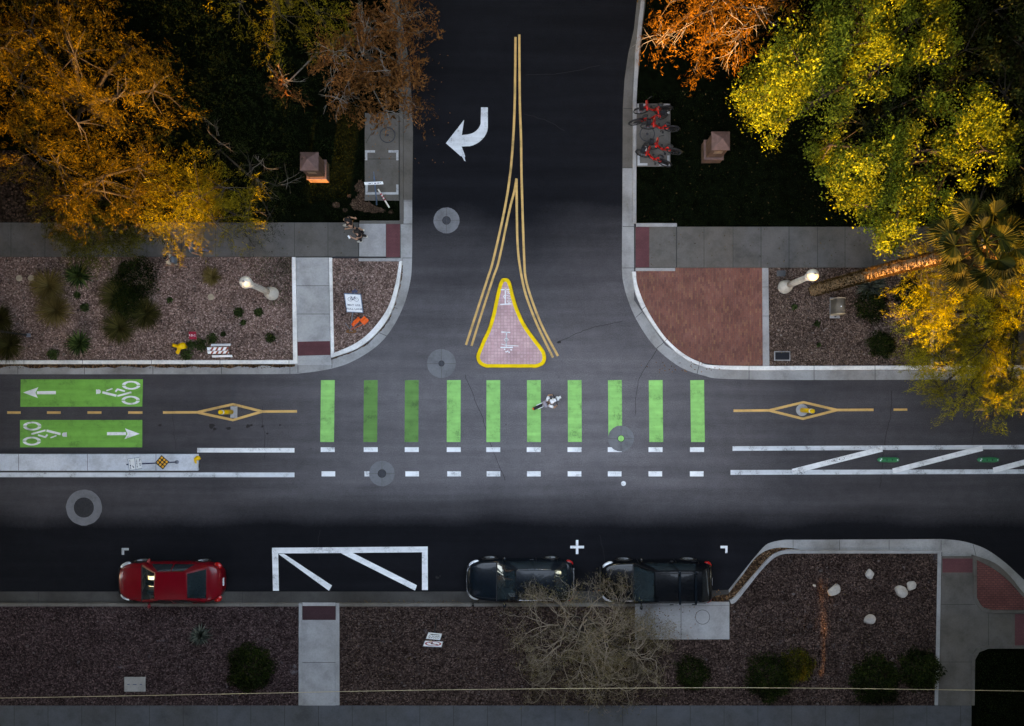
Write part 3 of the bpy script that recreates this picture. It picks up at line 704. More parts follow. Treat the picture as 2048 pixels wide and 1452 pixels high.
# parking bay marks
line("bay_outline", [(549.5, 1181), (549.5, 1100.5), (849.5, 1098.5), (849.5, 1180)], 0.1, M['white'])
bpy.data.objects.remove(bpy.data.objects["bay_outline"])
m = MB(); m.sheet(PP([(544, 1095.5), (855.5, 1093), (855.5, 1104.5), (544, 1107)], 0), .004); m.sheet(PP([(544.2, 1107), (556.5, 1107), (558, 1181.5), (546, 1181.5)], 0), .004); m.sheet(PP([(844, 1104.5), (855.5, 1104.5), (855.8, 1180), (844, 1180)], 0), .004)
m.build("bay_outline", M['white'], road)
mark("hatch_stripe", [(557, 1108), (568, 1107.5), (664, 1171), (658, 1181.5)], M['white']); mark("hatch_stripe", [(682, 1106.5), (705, 1105.5), (834, 1170.5), (830, 1181)], M['white'])
m = MB(); m.sheet(PP(R4(1140.5, 1091.5, 1168, 1096.7), 0), .004); m.sheet(PP(R4(1151.7, 1080, 1156.7, 1091.4), 0), .004); m.sheet(PP(R4(1151.7, 1096.8, 1156.7, 1108), 0), .004); m.build("bay_cross", M['white'], road)
m = MB(); m.sheet(PP(R4(243.4, 1096, 257.5, 1100.6), 0), .004); m.sheet(PP(R4(243.4, 1100.6, 248.4, 1109.5), 0), .004); m.build("bay_corner", M['white_old'], road)
m = MB(); m.sheet(PP(R4(1441, 1091.6, 1455, 1096.4), 0), .004); m.sheet(PP(R4(1450.4, 1096.4, 1455, 1106), 0), .004); m.build("bay_corner", M['white'], road)
# stains, cracks
rs = random.Random(11)
def blot(cx, cy, r, n=11):
    m = MB(); c = P(cx, cy); m.sheet([(c.x + r * rs.uniform(.55, 1.2) * math.cos(k * 2 * math.pi / n), c.y + .7 * r * rs.uniform(.5, 1.2) * math.sin(k * 2 * math.pi / n)) for k in range(n)], .0035)
    m.build("oil_stain", M['stain'], road)
for x, y, r in ((423, 852, .17), (430, 858, .10), (457, 857, .12), (496, 852, .12), (503, 850, .08), (525, 853, .08), (320, 850, .10), (560, 850, .05), (535, 867, .06), (1118, 684, .10), (874, 1155, .09), (880, 1152, .05), (1012, 849, .03), (122, 845, .1)): blot(x, y, r)
for pts, wd in (([(930, 750), (950, 800), (968, 845), (985, 900), (1010, 960)], .8), ([(1118, 684), (1160, 664), (1200, 652), (1245, 643)], .8), ([(1314, 700), (1290, 735), (1275, 770), (1270, 830)], .8), ([(1784, 780), (1781, 830), (1770, 880), (1764, 930), (1760, 975)], 1.2), ([(1948, 840), (1945, 880), (1935, 920)], .8),
                ([(524, 812), (526, 850), (530, 880), (528, 920)], .7), ([(345, 815), (347, 850), (352, 900)], .6), ([(1050, 150), (1120, 147), (1200, 130)], .7), ([(1048, 228), (1090, 240), (1130, 262)], .7), ([(1200, 1070), (1210, 1130), (1208, 1180)], .7), ([(640, 1060), (636, 1090), (638, 1120)], .7)):
    p2 = crom(pts, 6); p2 = [(x + rs.uniform(-1.2, 1.2), y + rs.uniform(-1, 1)) for x, y in p2]
    line("crack", p2, wd, M['stain'], .0025)

# ------------------------------------------------------------------ manholes
def manhole(px, py, r, hub, label, green=False, cross=True):
    c = P(px, py); t = empty("manhole_cover", (c.x, c.y, 0), 0, label, "manhole", "manhole covers with round concrete collars in the road")
    k = 1 / PPM; m = MB()
    rj = random.Random(int(px)); m.prism([(r * k * math.cos(i * math.pi / 24) * (1 + rj.uniform(-.018, .012)), r * k * math.sin(i * math.pi / 24) * (1 + rj.uniform(-.018, .012))) for i in range(48)], .0, .010)
    m.mi = 2; m.ring((0, 0), hub * k, hub * k + .022, .0128, 28); m.mi = 0
    if cross:
        m.mi = 1; m.ribbon([(-r * k, 0), (r * k, 0)], .014, .0125); m.ribbon([(0, -r * k), (0, r * k)], .014, .0135)
    m.build("collar", [M['collar'], M['conc_old'], M['stain']], t)
    m = MB(); rr = hub * k
    m.lathe([(rr, .004), (rr, .017), (rr * .86, .017), (rr * .84, .013), (rr * .6, .013), (rr * .58, .016), (rr * .3, .016), (rr * .28, .013), (.001, .013)], n=28)
    m.build("manhole_lid", M['green'] if green else M['iron'], t)
manhole(893, 441, 26, 7.5, "manhole with cross-cut collar in the side street between turn arrow and pavement corner")
manhole(883, 727, 29, 5, "manhole collar beside the pointed yellow traffic island")
manhole(764, 947, 25.5, 7.5, "manhole collar under the second white crosswalk dash")
manhole(1242, 877, 26, 6, "manhole with a green painted lid at the foot of a green bar", True)
manhole(168, 1015, 36, 19, "widest manhole, with a large dark ringed lid in the lower lane", False, False)
m = MB(); m.lathe([(.11, .002), (.11, .012), (.07, .016), (.001, .016)], n=16); o = m.build("valve_marker", M['white']); o.location = P(1247, 967); tag(o, "small white painted valve cap in the road below the crosswalk", "valve cover")
# ------------------------------------------------------------------ more materials
M['car_red'] = simple("red_car_paint", (0.16, 0.002, 0.007), 0.3, 0.0, 0.08, 3, 0.3, 0.35)
M['car_blue'] = simple("blue_black_car_paint", (0.003, 0.007, 0.011), 0.25, 0.0, 0.15, 3, 0.3, 0.35)
M['car_black'] = simple("black_car_paint", (0.002, 0.003, 0.0045), 0.25, 0.0, 0.15, 3, 0.3, 0.35)
M['glass'] = glass_mat("car_glass", (0.012, 0.022, 0.026))
M['tyre'] = simple("tyre_rubber", (0.012, 0.012, 0.013), 0.8)
M['rim'] = simple("alloy_rim", (0.35, 0.37, 0.39), 0.35, 0.8)
M['chrome'] = simple("chrome_trim", (0.62, 0.64, 0.68), 0.22, 0.9, 0.1)
M['lampglass'] = simple("headlamp_lens", (0.62, 0.64, 0.66), 0.15, 0.2, 0.1, spec=0.8)
M['tail'] = simple("tail_lamp_lens", (0.42, 0.008, 0.008), 0.2, 0, 0.1, spec=0.7)
M['blackp'] = simple("black_plastic", (0.013, 0.013, 0.015), 0.6)
M['steel'] = simple("galvanised_steel", (0.20, 0.23, 0.28), 0.5, 0.5)
M['bluegrey'] = simple("blue_grey_post_paint", (0.10, 0.17, 0.27), 0.55, 0.2)
M['signwhite'] = simple("white_sign_sheeting", (0.80, 0.83, 0.86), 0.5, 0, 0.05)
M['ink'] = simple("dark_blue_sign_print", (0.03, 0.05, 0.11), 0.6, 0, 0.05)
M['signblack'] = simple("black_sign_print", (0.012, 0.012, 0.014), 0.6, 0, 0.05)
M['signred'] = simple("red_sign_print", (0.32, 0.006, 0.03), 0.5, 0, 0.08)
M['amber'] = simple("amber_reflector", (0.75, 0.33, 0.02), 0.3, 0, 0.1, spec=0.7)
M['orange'] = simple("orange_flag_vinyl", (0.90, 0.115, 0.012), 0.55, 0, 0.1)
M['hazy'] = simple("hazard_yellow_paint", (0.82, 0.48, 0.006), 0.5, 0, 0.12)
M['rust'] = simple("brown_sandbag", (0.17, 0.07, 0.025), 0.9)
M['stone'] = concrete_mat("lamp_post_concrete", (0.52, 0.50, 0.46), 0.3)
M['globe'] = simple("frosted_lamp_globe", (0.60, 0.57, 0.50), 0.35, 0, 0.14, 9, 0.5)
M['pill'] = brick_mat("pillar_brick", [(0.0675, 0.0360, 0.0255), (0.0975, 0.0510, 0.0360), (0.1200, 0.0660, 0.0465)], (0.0780, 0.0555, 0.0435), 0.3, 0.1)
M['cap'] = simple("pillar_cap_stone", (0.125, 0.072, 0.064), 0.85)
M['plaque'] = simple("cast_plaque", (0.20, 0.135, 0.09), 0.7)
M['greenpl'] = simple("green_rubber", (0.005, 0.21, 0.085), 0.5, 0, 0.2)
M['redbike'] = simple("red_bike_paint", (0.50, 0.006, 0.003), 0.4, 0, 0.05)
M['skin1'] = simple("skin_light", (0.46, 0.25, 0.165), 0.55, 0, 0.08)
M['skin2'] = simple("skin_tan", (0.30, 0.15, 0.095), 0.55, 0, 0.08)
M['black_c'] = simple("black_cloth", (0.010, 0.009, 0.011), 0.9)
M['white_c'] = simple("white_cloth", (0.78, 0.79, 0.82), 0.85, 0, 0.06)
M['grey_c'] = simple("grey_cloth", (0.27, 0.25, 0.29), 0.9)
M['blue_c'] = simple("denim_cloth", (0.03, 0.07, 0.14), 0.9)
M['slate_c'] = simple("slate_cloth", (0.09, 0.11, 0.13), 0.9)
M['tan_c'] = simple("sand_cloth", (0.36, 0.30, 0.22), 0.9)
M['hair'] = simple("dark_hair", (0.012, 0.009, 0.008), 0.7, 0, 0.3, 20)
M['shoe'] = simple("pale_shoe", (0.62, 0.60, 0.55), 0.7)
M['shoe_d'] = simple("dark_shoe", (0.02, 0.02, 0.022), 0.7)
M['eye'] = simple("eye", (0.02, 0.015, 0.012), 0.3)
M['bark'] = simple("bark", (0.05, 0.036, 0.025), 0.9, 0, 0.4, 8, bumpy=0.5)
M['twig'] = simple("pale_twig", (0.20, 0.175, 0.15), 0.85, 0, 0.25, 6)
M['twig_g'] = simple("grey_twig", (0.24, 0.205, 0.17), 0.85, 0, 0.3, 6)
M['palmbark'] = simple("palm_bark", (0.17, 0.105, 0.055), 0.9, 0, 0.5, 14, bumpy=0.6)
M['rock'] = concrete_mat("pale_boulder", (0.46, 0.42, 0.38), 0.6, (0.7, 0.72, 0.8))
M['cabinet'] = simple("tan_cabinet_enamel", (0.13, 0.105, 0.08), 0.7)
M['cabinet_rim'] = simple("cabinet_rim", (0.42, 0.33, 0.23), 0.6)
M['lid'] = concrete_mat("cover_concrete", (0.30, 0.29, 0.28), 0.4)
M['vaultlid'] = simple("dark_vault_lid", (0.008, 0.009, 0.014), 0.5, 0.3)
M['cable'] = simple("cable_sheath", (0.42, 0.34, 0.21), 0.6)

# ------------------------------------------------------------------ cars (local: nose towards -x)
def patch(c00, c10, c11, c01, u0=0, u1=1, v0=0, v1=1, n=6, k=4, bulge=0.0, off=0.0):
    c00, c10, c11, c01 = map(Vector, (c00, c10, c11, c01))
    nr = (c10 - c00).cross(c01 - c00).normalized()
    vs_ = []
    for j in range(k + 1):
        v = v0 + (v1 - v0) * j / k
        for i in range(n + 1):
            u = u0 + (u1 - u0) * i / n
            p = (c00 * (1 - u) + c10 * u) * (1 - v) + (c01 * (1 - u) + c11 * u) * v
            vs_.append(p + nr * (bulge * (1 - (2 * u - 1) ** 2) * (0.35 + 0.65 * (1 - (2 * v - 1) ** 2)) + off))
    fs_ = [(j * (n + 1) + i, j * (n + 1) + i + 1, (j + 1) * (n + 1) + i + 1, (j + 1) * (n + 1) + i) for j in range(k) for i in range(n)]
    return vs_, fs_

def make_car(name, label, paint, L, W, st, gh, loc, rz=0, rails=False, chrome=False, wheelr=.33, wx=(-1.38, 1.32)):
    """st: body stations (x, half width, z belt, z centre); gh: (x windscreen foot, x roof front, x roof rear, x rear-glass foot, roof z, roof half width)"""
    t = empty(name, loc, rz, label, "car", "cars parked along the kerb")
    m = MB(); m.smooth = True; ns = len(st); prof_n = 0
    for x, hw, zb, zc in st:
        half = [(hw * .80, .20), (hw * .97, .30), (hw, .52), (hw * .985, zb - .10), (hw * .94, zb - .02), (hw * .84, zb + (zc - zb) * .45), (hw * .45, zb + (zc - zb) * .88), (0, zc)]
        ringp = [(-y, z) for y, z in half] + [(y, z) for y, z in half[-2::-1]]
        prof_n = len(ringp); m.v += [(x, y, z) for y, z in ringp]
    for i in range(ns - 1):
        for k in range(prof_n):
            k2 = (k + 1) % prof_n
            m.f.append([i * prof_n + k, i * prof_n + k2, (i + 1) * prof_n + k2, (i + 1) * prof_n + k]); m.m.append(0); m.sm.append(True)
    m.f.append(list(range(prof_n))[::-1]); m.m.append(0); m.sm.append(True)
    m.f.append([(ns - 1) * prof_n + k for k in range(prof_n)]); m.m.append(0); m.sm.append(True)
    o = m.build("body", paint, t); md = o.modifiers.new("s", 'SUBSURF'); md.levels = 1; md.render_levels = 2
    xw, xf, xr, xb, zr, hr = gh
    def at(x, j):
        for a_, b_ in zip(st, st[1:]):
            if a_[0] <= x <= b_[0]:
                f = (x - a_[0]) / (b_[0] - a_[0]); return a_[j] + (b_[j] - a_[j]) * f
        return st[-1][j]
    hw0, hw1 = at(xw, 1) * .92, at(xb, 1) * .86
    z0, z1 = at(xw, 3) - .02, at(xb, 3) - .02
    hf, hb = at(xf, 1) * .95, at(xr, 1) * .95; zf, zb2 = at(xf, 2) - .02, at(xr, 2) - .02
    e = .03
    RF = [(xf, -hr, zr - .02), (xf, hr, zr - .02), (xr, hr, zr - .03), (xr, -hr, zr - .03)]
    # panels: windscreen, rear, sides, roof
    ws = ((xw, hw0, z0), (xw, -hw0, z0), RF[0], RF[1]); rg = ((xb, -hw1, z1), (xb, hw1, z1), RF[2], RF[3])
    sn = ((xb - .15, hb, zb2), (xw + .12, hf, zf), RF[1], RF[2]); ss = ((xw + .12, -hf, zf), (xb - .15, -hb, zb2), RF[3], RF[0])
    m = MB(); m.smooth = True
    for c_, b_ in ((ws, .05), (rg, .04), (sn, .03), (ss, .03), ((RF[0], RF[3], RF[2], RF[1]), .0)):
        m.add(*patch(*c_, bulge=b_))
    m.add(*patch(RF[1], RF[0], RF[3], RF[2], bulge=.055, off=.002))
    for a_, b_, c_ in ((ws[0], sn[1], RF[1]), (ws[1], ss[0], RF[0]), (rg[0], ss[1], RF[3]), (rg[1], sn[0], RF[2])): m.add([a_, b_, c_], [(0, 1, 2)])
    m.add(*patch((xw - .02, hw0 + .02, z0 - .02), (xw - .02, -hw0 - .02, z0 - .02), ws[1], ws[0]))
    m.build("roof", paint, t)
    for nm, c_, u0, u1, v0, v1, b_ in (("windscreen", ws, .05, .95, .02, .95, .05), ("rear_window", rg, .06, .94, .06, .94, .04)):
        g = MB(); g.smooth = True; g.add(*patch(*c_, u0, u1, v0, v1, bulge=b_, off=.006)); g.build(nm, M['glass'], t)
    for c_, sd in ((sn, 1), (ss, -1)):
        for u0, u1 in ((.14, .49), (.52, .90)):
            g = MB(); g.smooth = True; g.add(*patch(*c_, u0, u1, .06, .90, bulge=.03, off=.006)); g.build("side_window", M['glass'], t)
        xm = xw + .32; g = MB(); g.ball((xm, sd * (at(xm, 1) + .10), zf + .06), (.07, .11, .075), 10, 6); g.tube([(xm, sd * at(xm, 1) * .93, zf + .01), (xm, sd * (at(xm, 1) + .04), zf + .05)], .025, 6); g.build("wing_mirror", paint, t, smooth=True)
        g = MB(); xh = st[2][0]; g.ball((st[0][0] + .30, sd * (W / 2 - .20), st[1][2] - .07), (.26, .13, .055), 10, 6, Matrix.Rotation(sd * R(26), 3, 'Z')); g.build("headlight", M['lampglass'], t, smooth=True)
        g = MB(); g.ball((st[-1][0] - .20, sd * (W / 2 - .17), st[-2][2] - .06), (.19, .14, .075), 10, 6, Matrix.Rotation(-sd * R(30), 3, 'Z')); g.build("tail_light", M['tail'], t, smooth=True)
        for x in wx:
            g = MB(); y = sd * (W / 2 - .115)
            g.lathe([(wheelr * .68, -.11), (wheelr * .95, -.11), (wheelr, -.06), (wheelr, .06), (wheelr * .95, .115), (wheelr * .7, .115)], (x, y, wheelr), 24, (0, sd, 0)); wh = g.build("wheel", M['tyre'], t, smooth=True)
            g = MB(); g.lathe([(wheelr * .70, .10), (wheelr * .70, .119), (wheelr * .60, .119), (wheelr * .58, .10)], (x, y, wheelr), 24, (0, sd, 0))
            for q in range(5):
                an = q * 2 * math.pi / 5; g.tube([(x, y + sd * .112, wheelr), (x + wheelr * .62 * math.cos(an), y + sd * .112, wheelr + wheelr * .62 * math.sin(an))], [.035, .02], 6)
            g.lathe([(.06, .09), (.06, .125), (.01, .128)], (x, y, wheelr), 12, (0, sd, 0)); g.build("rim", M['rim'], wh)
            g = MB(); g.ring((0, 0), wheelr + .0, wheelr + .07, 0, 18, 0, math.pi)
            vv = [Vector((v[0] + x, sd * (at(x, 1) + .004), v[1] + wheelr)) for v in g.v]; g2 = MB(); g2.add(vv, g.f); g2.build("wheel_arch", M['blackp'], t)
    g = MB()
    g.tube([(xw - .03, y, z0 + .006 - .02 * (y / hw0) ** 2) for y in [hw0 * k / 4 for k in range(-4, 5)]], .022, 5)
    for y0 in (-.42, .12): g.tube([(xw - .02, y0, z0 + .03), (xw + .30 * (xf - xw), y0 + .42, z0 + .3 * (zr - z0) + .075)], .008, 4)
    g.build("cowl_and_wipers", M['blackp'], t)
    for sd in (1, -1):
        g = MB(); hx0, hx1 = st[2][0] - .05, xw - .04
        g.tube([(hx0 + (hx1 - hx0) * k / 6, sd * (at(hx0 + (hx1 - hx0) * k / 6, 1) * .80), at(hx0 + (hx1 - hx0) * k / 6, 2) + (at(hx0 + (hx1 - hx0) * k / 6, 3) - at(hx0 + (hx1 - hx0) * k / 6, 2)) * .5 + .004) for k in range(7)], .006, 4, False)
        g.build("panel_gap", M['blackp'], t)
        for xd in (xw + .22, (xf + xr) / 2 + .05, xb - .42):
            g = MB(); g.tube([(xd, sd * (at(xd, 1) + .002), .34), (xd, sd * (at(xd, 1) * .99 + .003), at(xd, 2) - .10), (xd, sd * at(xd, 1) * .945, at(xd, 2) - .012)], .006, 4, False); g.build("panel_gap", M['blackp'], t)
        for xd in ((xf + xr) / 2 - .14, xb - .62):
            g = MB(); g.box((xd, sd * (at(xd, 1) + .012), at(xd, 2) - .14), (.17, .03, .03)); g.build("door_handle", paint, t, bevel=.008)
    g = MB(); g.box((st[-1][0] + .012, 0, .62), (.02, .34, .13)); g.build("number_plate", M['signwhite'], t)
    g = MB(); g.box((st[0][0] - .006, 0, .42), (.03, W * .62, .14)); g.build("grille", M['blackp'], t)
    if chrome:
        g = MB(); g.tube([(st[0][0] + .33, W * .44, .80), (st[0][0] + .12, W * .36, .80), (st[0][0] + .01, W * .22, .81), (st[0][0] - .02, 0, .815), (st[0][0] + .01, -W * .22, .81), (st[0][0] + .12, -W * .36, .80)], .018, 6); g.build("chrome_strip", M['chrome'], t)
        g = MB(); g.tube([(st[-1][0] - .03, y, .97 + .03 * (1 - (y / .6) ** 2)) for y in (-.6, -.3, 0, .3, .6)], .03, 6); g.build("tailgate_trim", M['chrome'], t)
        for c_ in (sn, ss):
            g = MB(); v_, f_ = patch(*c_, .10, .93, .93, .935, bulge=.03, off=.012, k=1); g.tube(v_[:7], .010, 5); g.build("window_trim", M['chrome'], t)
    if rails:
        for sd in (1, -1):
            g = MB(); g.tube([(xf + .15, sd * (hr - .06), zr + .02), (xf + .25, sd * (hr - .05), zr + .07), (xr - .3, sd * (hr - .05), zr + .07), (xr - .15, sd * (hr - .06), zr + .02)], .018, 6); g.build("roof_rail", M['blackp'], t)
        for x in (xf + (xr - xf) * .52, xf + (xr - xf) * .86):
            g = MB(); g.box((x, 0, zr + .10), (.09, hr * 2 + .12, .035)); g.build("crossbar", M['car_blue'], t, bevel=.01)
    return t

sedan = [(-2.34, .26, .50, .54), (-2.29, .52, .57, .62), (-2.12, .70, .65, .70), (-1.75, .83, .74, .80), (-1.1, .885, .82, .89), (-.85, .89, .86, .93), (0, .90, .90, .95), (.9, .895, .93, .98), (1.45, .885, .94, 1.02), (1.80, .85, .93, 1.01), (2.08, .75, .88, .95), (2.26, .58, .74, .80), (2.33, .36, .56, .60)]
suv = [(-2.36, .34, .60, .64), (-2.30, .62, .72, .76), (-2.12, .78, .82, .87), (-1.7, .885, .90, .96), (-1.1, .92, .97, 1.03), (-.75, .925, 1.0, 1.06), (0, .93, 1.02, 1.06), (.9, .93, 1.04, 1.08), (1.6, .92, 1.06, 1.10), (2.05, .88, 1.05, 1.10), (2.24, .80, 1.0, 1.05), (2.32, .68, .80, .84), (2.34, .50, .60, .64)]
make_car("parked_car", "red saloon car parked beside the dark gravel bed", M['car_red'], 4.66, 1.80, sedan, (-1.12, -.30, 1.02, 1.78, 1.43, .585), (-15.42, -8.02, 0))
make_car("parked_car", "blue-black crossover with chrome nose strip, parked between the hatched box and white cross", M['car_blue'], 4.7, 1.86, suv, (-1.02, -.20, 1.45, 2.02, 1.62, .62), (.03, -7.93, 0), chrome=True)
big = [(x * 1.04, h * 1.01, a_ + .03, b_ + .03) for x, h, a_, b_ in suv]
make_car("parked_car", "black crossover with roof bars parked under bare twigs by the concrete slab", M['car_black'], 4.9, 1.88, big, (-1.06, -.24, 1.75, 2.2, 1.70, .66), (6.02, -8.0, 0), rails=True, wx=(-1.42, 1.45))

# ------------------------------------------------------------------ lamp posts
def lamp_post(px, py, label, rz):
    b = P(px, py, .0); t = empty("lamp_post", (b.x, b.y, .09), rz, label, "lamp post", "stone lamp posts with round globes")
    g = MB(); g.smooth = True
    g.lathe([(.30, 0), (.30, .12), (.27, .16), (.275, .34), (.24, .46), (.19, .56), (.155, .64), (.15, .70)], n=24); g.build("base", M['stone'], t)
    g = MB(); g.lathe([(.135, .70), (.125, 1.2), (.115, 2.0), (.11, 2.62), (.14, 2.66), (.15, 2.72), (.13, 2.78), (.17, 2.84), (.175, 2.90), (.10, 2.92)], n=20)
    for i in range(10):
        a_ = i * math.pi / 5; g.tube([(.128 * math.cos(a_), .128 * math.sin(a_), .74), (.112 * math.cos(a_), .112 * math.sin(a_), 2.58)], .014, 5)
    g.build("shaft", M['stone'], t, smooth=True)
    g = MB(); g.lathe([(.10, 2.92), (.13, 2.96), (.15, 3.02), (.12, 3.06)], n=16); g.build("collar", M['blackp'], t, smooth=True)
    g = MB(); g.ball((0, 0, 3.28), (.25, .25, .26), 24, 14); gl_ = g.build("globe", M['globe'], t, smooth=True)
    g = MB(); g.lathe([(.05, 3.53), (.05, 3.56), (.015, 3.59)], n=12); g.build("finial", M['steel'], gl_)
lamp_post(546, 588, "pale stone lamp post on the gravel beside the narrow concrete walkway", .2)
lamp_post(1567, 575, "pale stone lamp post beside the brick plaza's concrete edging", 1.1)

# ------------------------------------------------------------------ brick pillars
def pillar(px, py, label):
    b = P(px, py, .08); t = empty("brick_pillar", (b.x, b.y, .08), 0, label, "pillar", "brick gate pillars with pyramid caps")
    g = MB(); g.box((0, 0, .26), (.84, .84, .52)); g.build("plinth", M['pill'], t, bevel=.015)
    g = MB(); g.box((0, 0, .555), (.88, .88, .07)); g.build("ledge", M['cap'], t, bevel=.01)
    g = MB(); g.box((0, 0, 1.13), (.70, .70, 1.08)); g.build("shaft", M['pill'], t, bevel=.012)
    g = MB(); g.box((0, -.361, 1.30), (.36, .02, .26)); g.build("plaque", M['plaque'], t, bevel=.006)
    s = .39; g = MB(); g.add([(-s, -s, 1.672), (s, -s, 1.672), (s, s, 1.672), (-s, s, 1.672), (-s, -s, 1.74), (s, -s, 1.74), (s, s, 1.74), (-s, s, 1.74), (0, 0, 2.06)],
          [(3, 2, 1, 0), (0, 1, 5, 4), (1, 2, 6, 5), (2, 3, 7, 6), (3, 0, 4, 7), (4, 5, 8), (5, 6, 8), (6, 7, 8), (7, 4, 8)]); g.build("cap", M['cap'], t)
pillar(640, 347, "brick gate pillar on the lawn in front of the amber trees")
pillar(1421, 308, "brick gate pillar on the dark lawn by the red bicycles")

# ------------------------------------------------------------------ signs
def frame(o, xr, yu):
    """matrix of a board: origin, reading direction, up direction"""
    x = Vector(xr).normalized(); y = (Vector(yu) - x * Vector(yu).dot(x)).normalized(); z = x.cross(y)
    return Matrix(((x.x, y.x, z.x, o[0]), (x.y, y.y, z.y, o[1]), (x.z, y.z, z.z, o[2]), (0, 0, 0, 1)))
def board(mb, F, w_, h_, th=.006, z0=0.0): mb.box((0, 0, z0), (w_, h_, th), M=F)
def disc(mb, F, cx, cy, r, z, n=20, sy=1.0): mb.add([F @ Vector((cx + r * math.cos(k * 2 * math.pi / n), cy + r * sy * math.sin(k * 2 * math.pi / n), z)) for k in range(n)], [list(range(n))])
def quad(mb, F, pts, z): mb.add([F @ Vector((x, y, z)) for x, y in pts], [list(range(len(pts)))])
def bar(mb, F, a_, b_, wd, z):
    d = Vector(b_) - Vector(a_); d.normalize(); n_ = Vector((-d.y, d.x)) * wd / 2
    quad(mb, F, [(a_[0] + n_.x, a_[1] + n_.y), (a_[0] - n_.x, a_[1] - n_.y), (b_[0] - n_.x, b_[1] - n_.y), (b_[0] + n_.x, b_[1] + n_.y)], z)
def circ(mb, F, c, r0, r1, z, n=28, sx=1):
    mb.add([F @ Vector((c[0] + (r0 if k % 2 == 0 else r1) * sx * math.cos((k // 2) * 2 * math.pi / n), c[1] + (r0 if k % 2 == 0 else r1) * math.sin((k // 2) * 2 * math.pi / n), z)) for k in range(2 * n)],
           [(2 * k, 2 * k + 1, (2 * k + 3) % (2 * n), (2 * k + 2) % (2 * n)) for k in range(n)])

# folding sign with the bicycle
b = P(703, 661, .09); top = P(709.5, 583, 1.45)
t = empty("road_sign", (b.x, b.y, .09), 0, "white leaning sign with a bicycle and the words MAY USE FULL LANE", "sign")
T0 = Vector((b.x, b.y, .09)); v = top - T0
g = MB(); g.tube([(0, 0, .12), v], [.035, .028], 8); g.build("post", M['steel'], t)
g = MB(); g.box((0, -.05, .05), (.46, .14, .10)); g.build("sandbag", M['rust'], t, bevel=.03)
g = MB(); 
for sx in (-1, 1): g.tube([(0, 0, .14), (sx * .28, .34, .0)], .016, 6); g.tube([(0, 0, .14), (sx * .22, -.14, .0)], .016, 6)
g.build("tripod_leg", M['steel'], t)
# leg pieces of one stand
fc = P(708, 605.5, 1.12) - T0; xr = (P(722, 606.2, 1.12) - P(694, 605, 1.12)).normalized(); yu = v.normalized()
F = frame(fc + Vector((0, -.02, .05)), xr, yu)
g = MB(); board(g, F, .74, .98, .012); g.build("sign_frame", M['bluegrey'], t)
g = MB(); board(g, F, .67, .90, .006, .012); pn = g.build("sign_panel", M['signwhite'], t)
g = MB(); z = .0175
for cx in (-.135, .135): circ(g, F, (cx, .20), .085, .10, z)
for a_, b_ in (((-.135, .20), (-.07, .31)), ((-.07, .31), (.08, .31)), ((.08, .31), (-.01, .20)), ((-.01, .20), (-.07, .31)), ((-.01, .20), (-.135, .20)), ((.135, .20), (.07, .345)), ((.07, .345), (.12, .36)), ((-.06, .325), (-.08, .35)), ((-.115, .35), (-.05, .35))): bar(g, F, a_, b_, .02, z)
disc(g, F, -.01, .20, .03, z + .001)
g.text("MAY USE", .135, F @ Matrix.Translation((0, -.10, z)), 1.06); g.text("FULL LANE", .135, F @ Matrix.Translation((0, -.30, z)), 1.06); g.build("lettering", M['ink'], pn)
g = MB(); g.box(v * 1.0, (.24, .10, .06)); g.tube([v * .95, v * 1.06], .03, 8); g.build("bracket", M['ink'], t, bevel=.01)
def flag(c, d, w_, h_, fold):
    g = MB(); g.smooth = True; d = Vector(d).normalized(); n_ = Vector((-d.y, d.x, 0)); vs_ = []
    for j in range(7):
        for i in range(7):
            u, q = i / 6 - .5, j / 6 - .5
            vs_.append(Vector(c) + d * u * w_ + n_ * q * h_ + Vector((0, 0, fold * math.sin(u * 7 + q * 5) + .04 * math.cos(q * 9))))
    g.add(vs_, [(j * 7 + i, j * 7 + i + 1, (j + 1) * 7 + i + 1, (j + 1) * 7 + i) for j in range(6) for i in range(6)])
    return g
f1 = flag(P(711.5, 643.5, .5) - T0, (15, 17, 0), .46, .17, .05); f1.tube([Vector((0, 0, .16)), P(719, 634, .62) - T0], .012, 6); f1.build("warning_flag", M['orange'], t)
f2 = flag(P(728.5, 641, .45) - T0, (1, 1.1, 0), .30, .30, .03); f2.tube([Vector((0, 0, .16)), P(736, 643, .42) - T0], .012, 6); f2.build("warning_flag", M['orange'], t)

# red fire connection plate, yellow connection, folded barricade
b = P(386, 671, .45); t = empty("marker_sign", (b.x, b.y, .09), 0, "small red plate lettered F.D.C. on a short post in the gravel", "sign")
g = MB(); g.tube([(-.05, .02, 0), (0, 0, .36)], .03, 8); g.build("post", M['steel'], t)
F = frame((0, 0, .40), (1, .0, -.06), (-.04, 1, .25)); g = MB(); board(g, F, .32, .34, .012); pn = g.build("sign_panel", M['signred'], t)
g = MB(); g.text("F.D.C.", .115, F @ Matrix.Translation((0, .0, .0085)), 1.05); g.build("lettering", M['signwhite'], pn)
b = P(363, 694, .3); t = empty("fire_connection", (b.x, b.y, .09), R(8), "yellow fire hose connection with two capped inlets, standing in the weeds", "fire connection")
g = MB(); g.smooth = True; g.tube([(.10, 0, 0), (.10, 0, .40)], .085, 14); g.tube([(.16, .03, .36), (-.02, .0, .40)], [.15, .14], 14); g.ball((.17, .02, .36), (.10, .15, .14), 12, 8); g.build("body", M['hazy'], t)
for d in ((-.26, .10, .36), (-.13, -.22, .36)):
    g = MB(); d = Vector(d); g.tube([(-.01, 0, .38), d * .72 + Vector((0, 0, .1)), d], [.085, .075, .075], 12); g.tube([d, d * 1.08], .088, 12); g.build("inlet", M['hazy'], t)
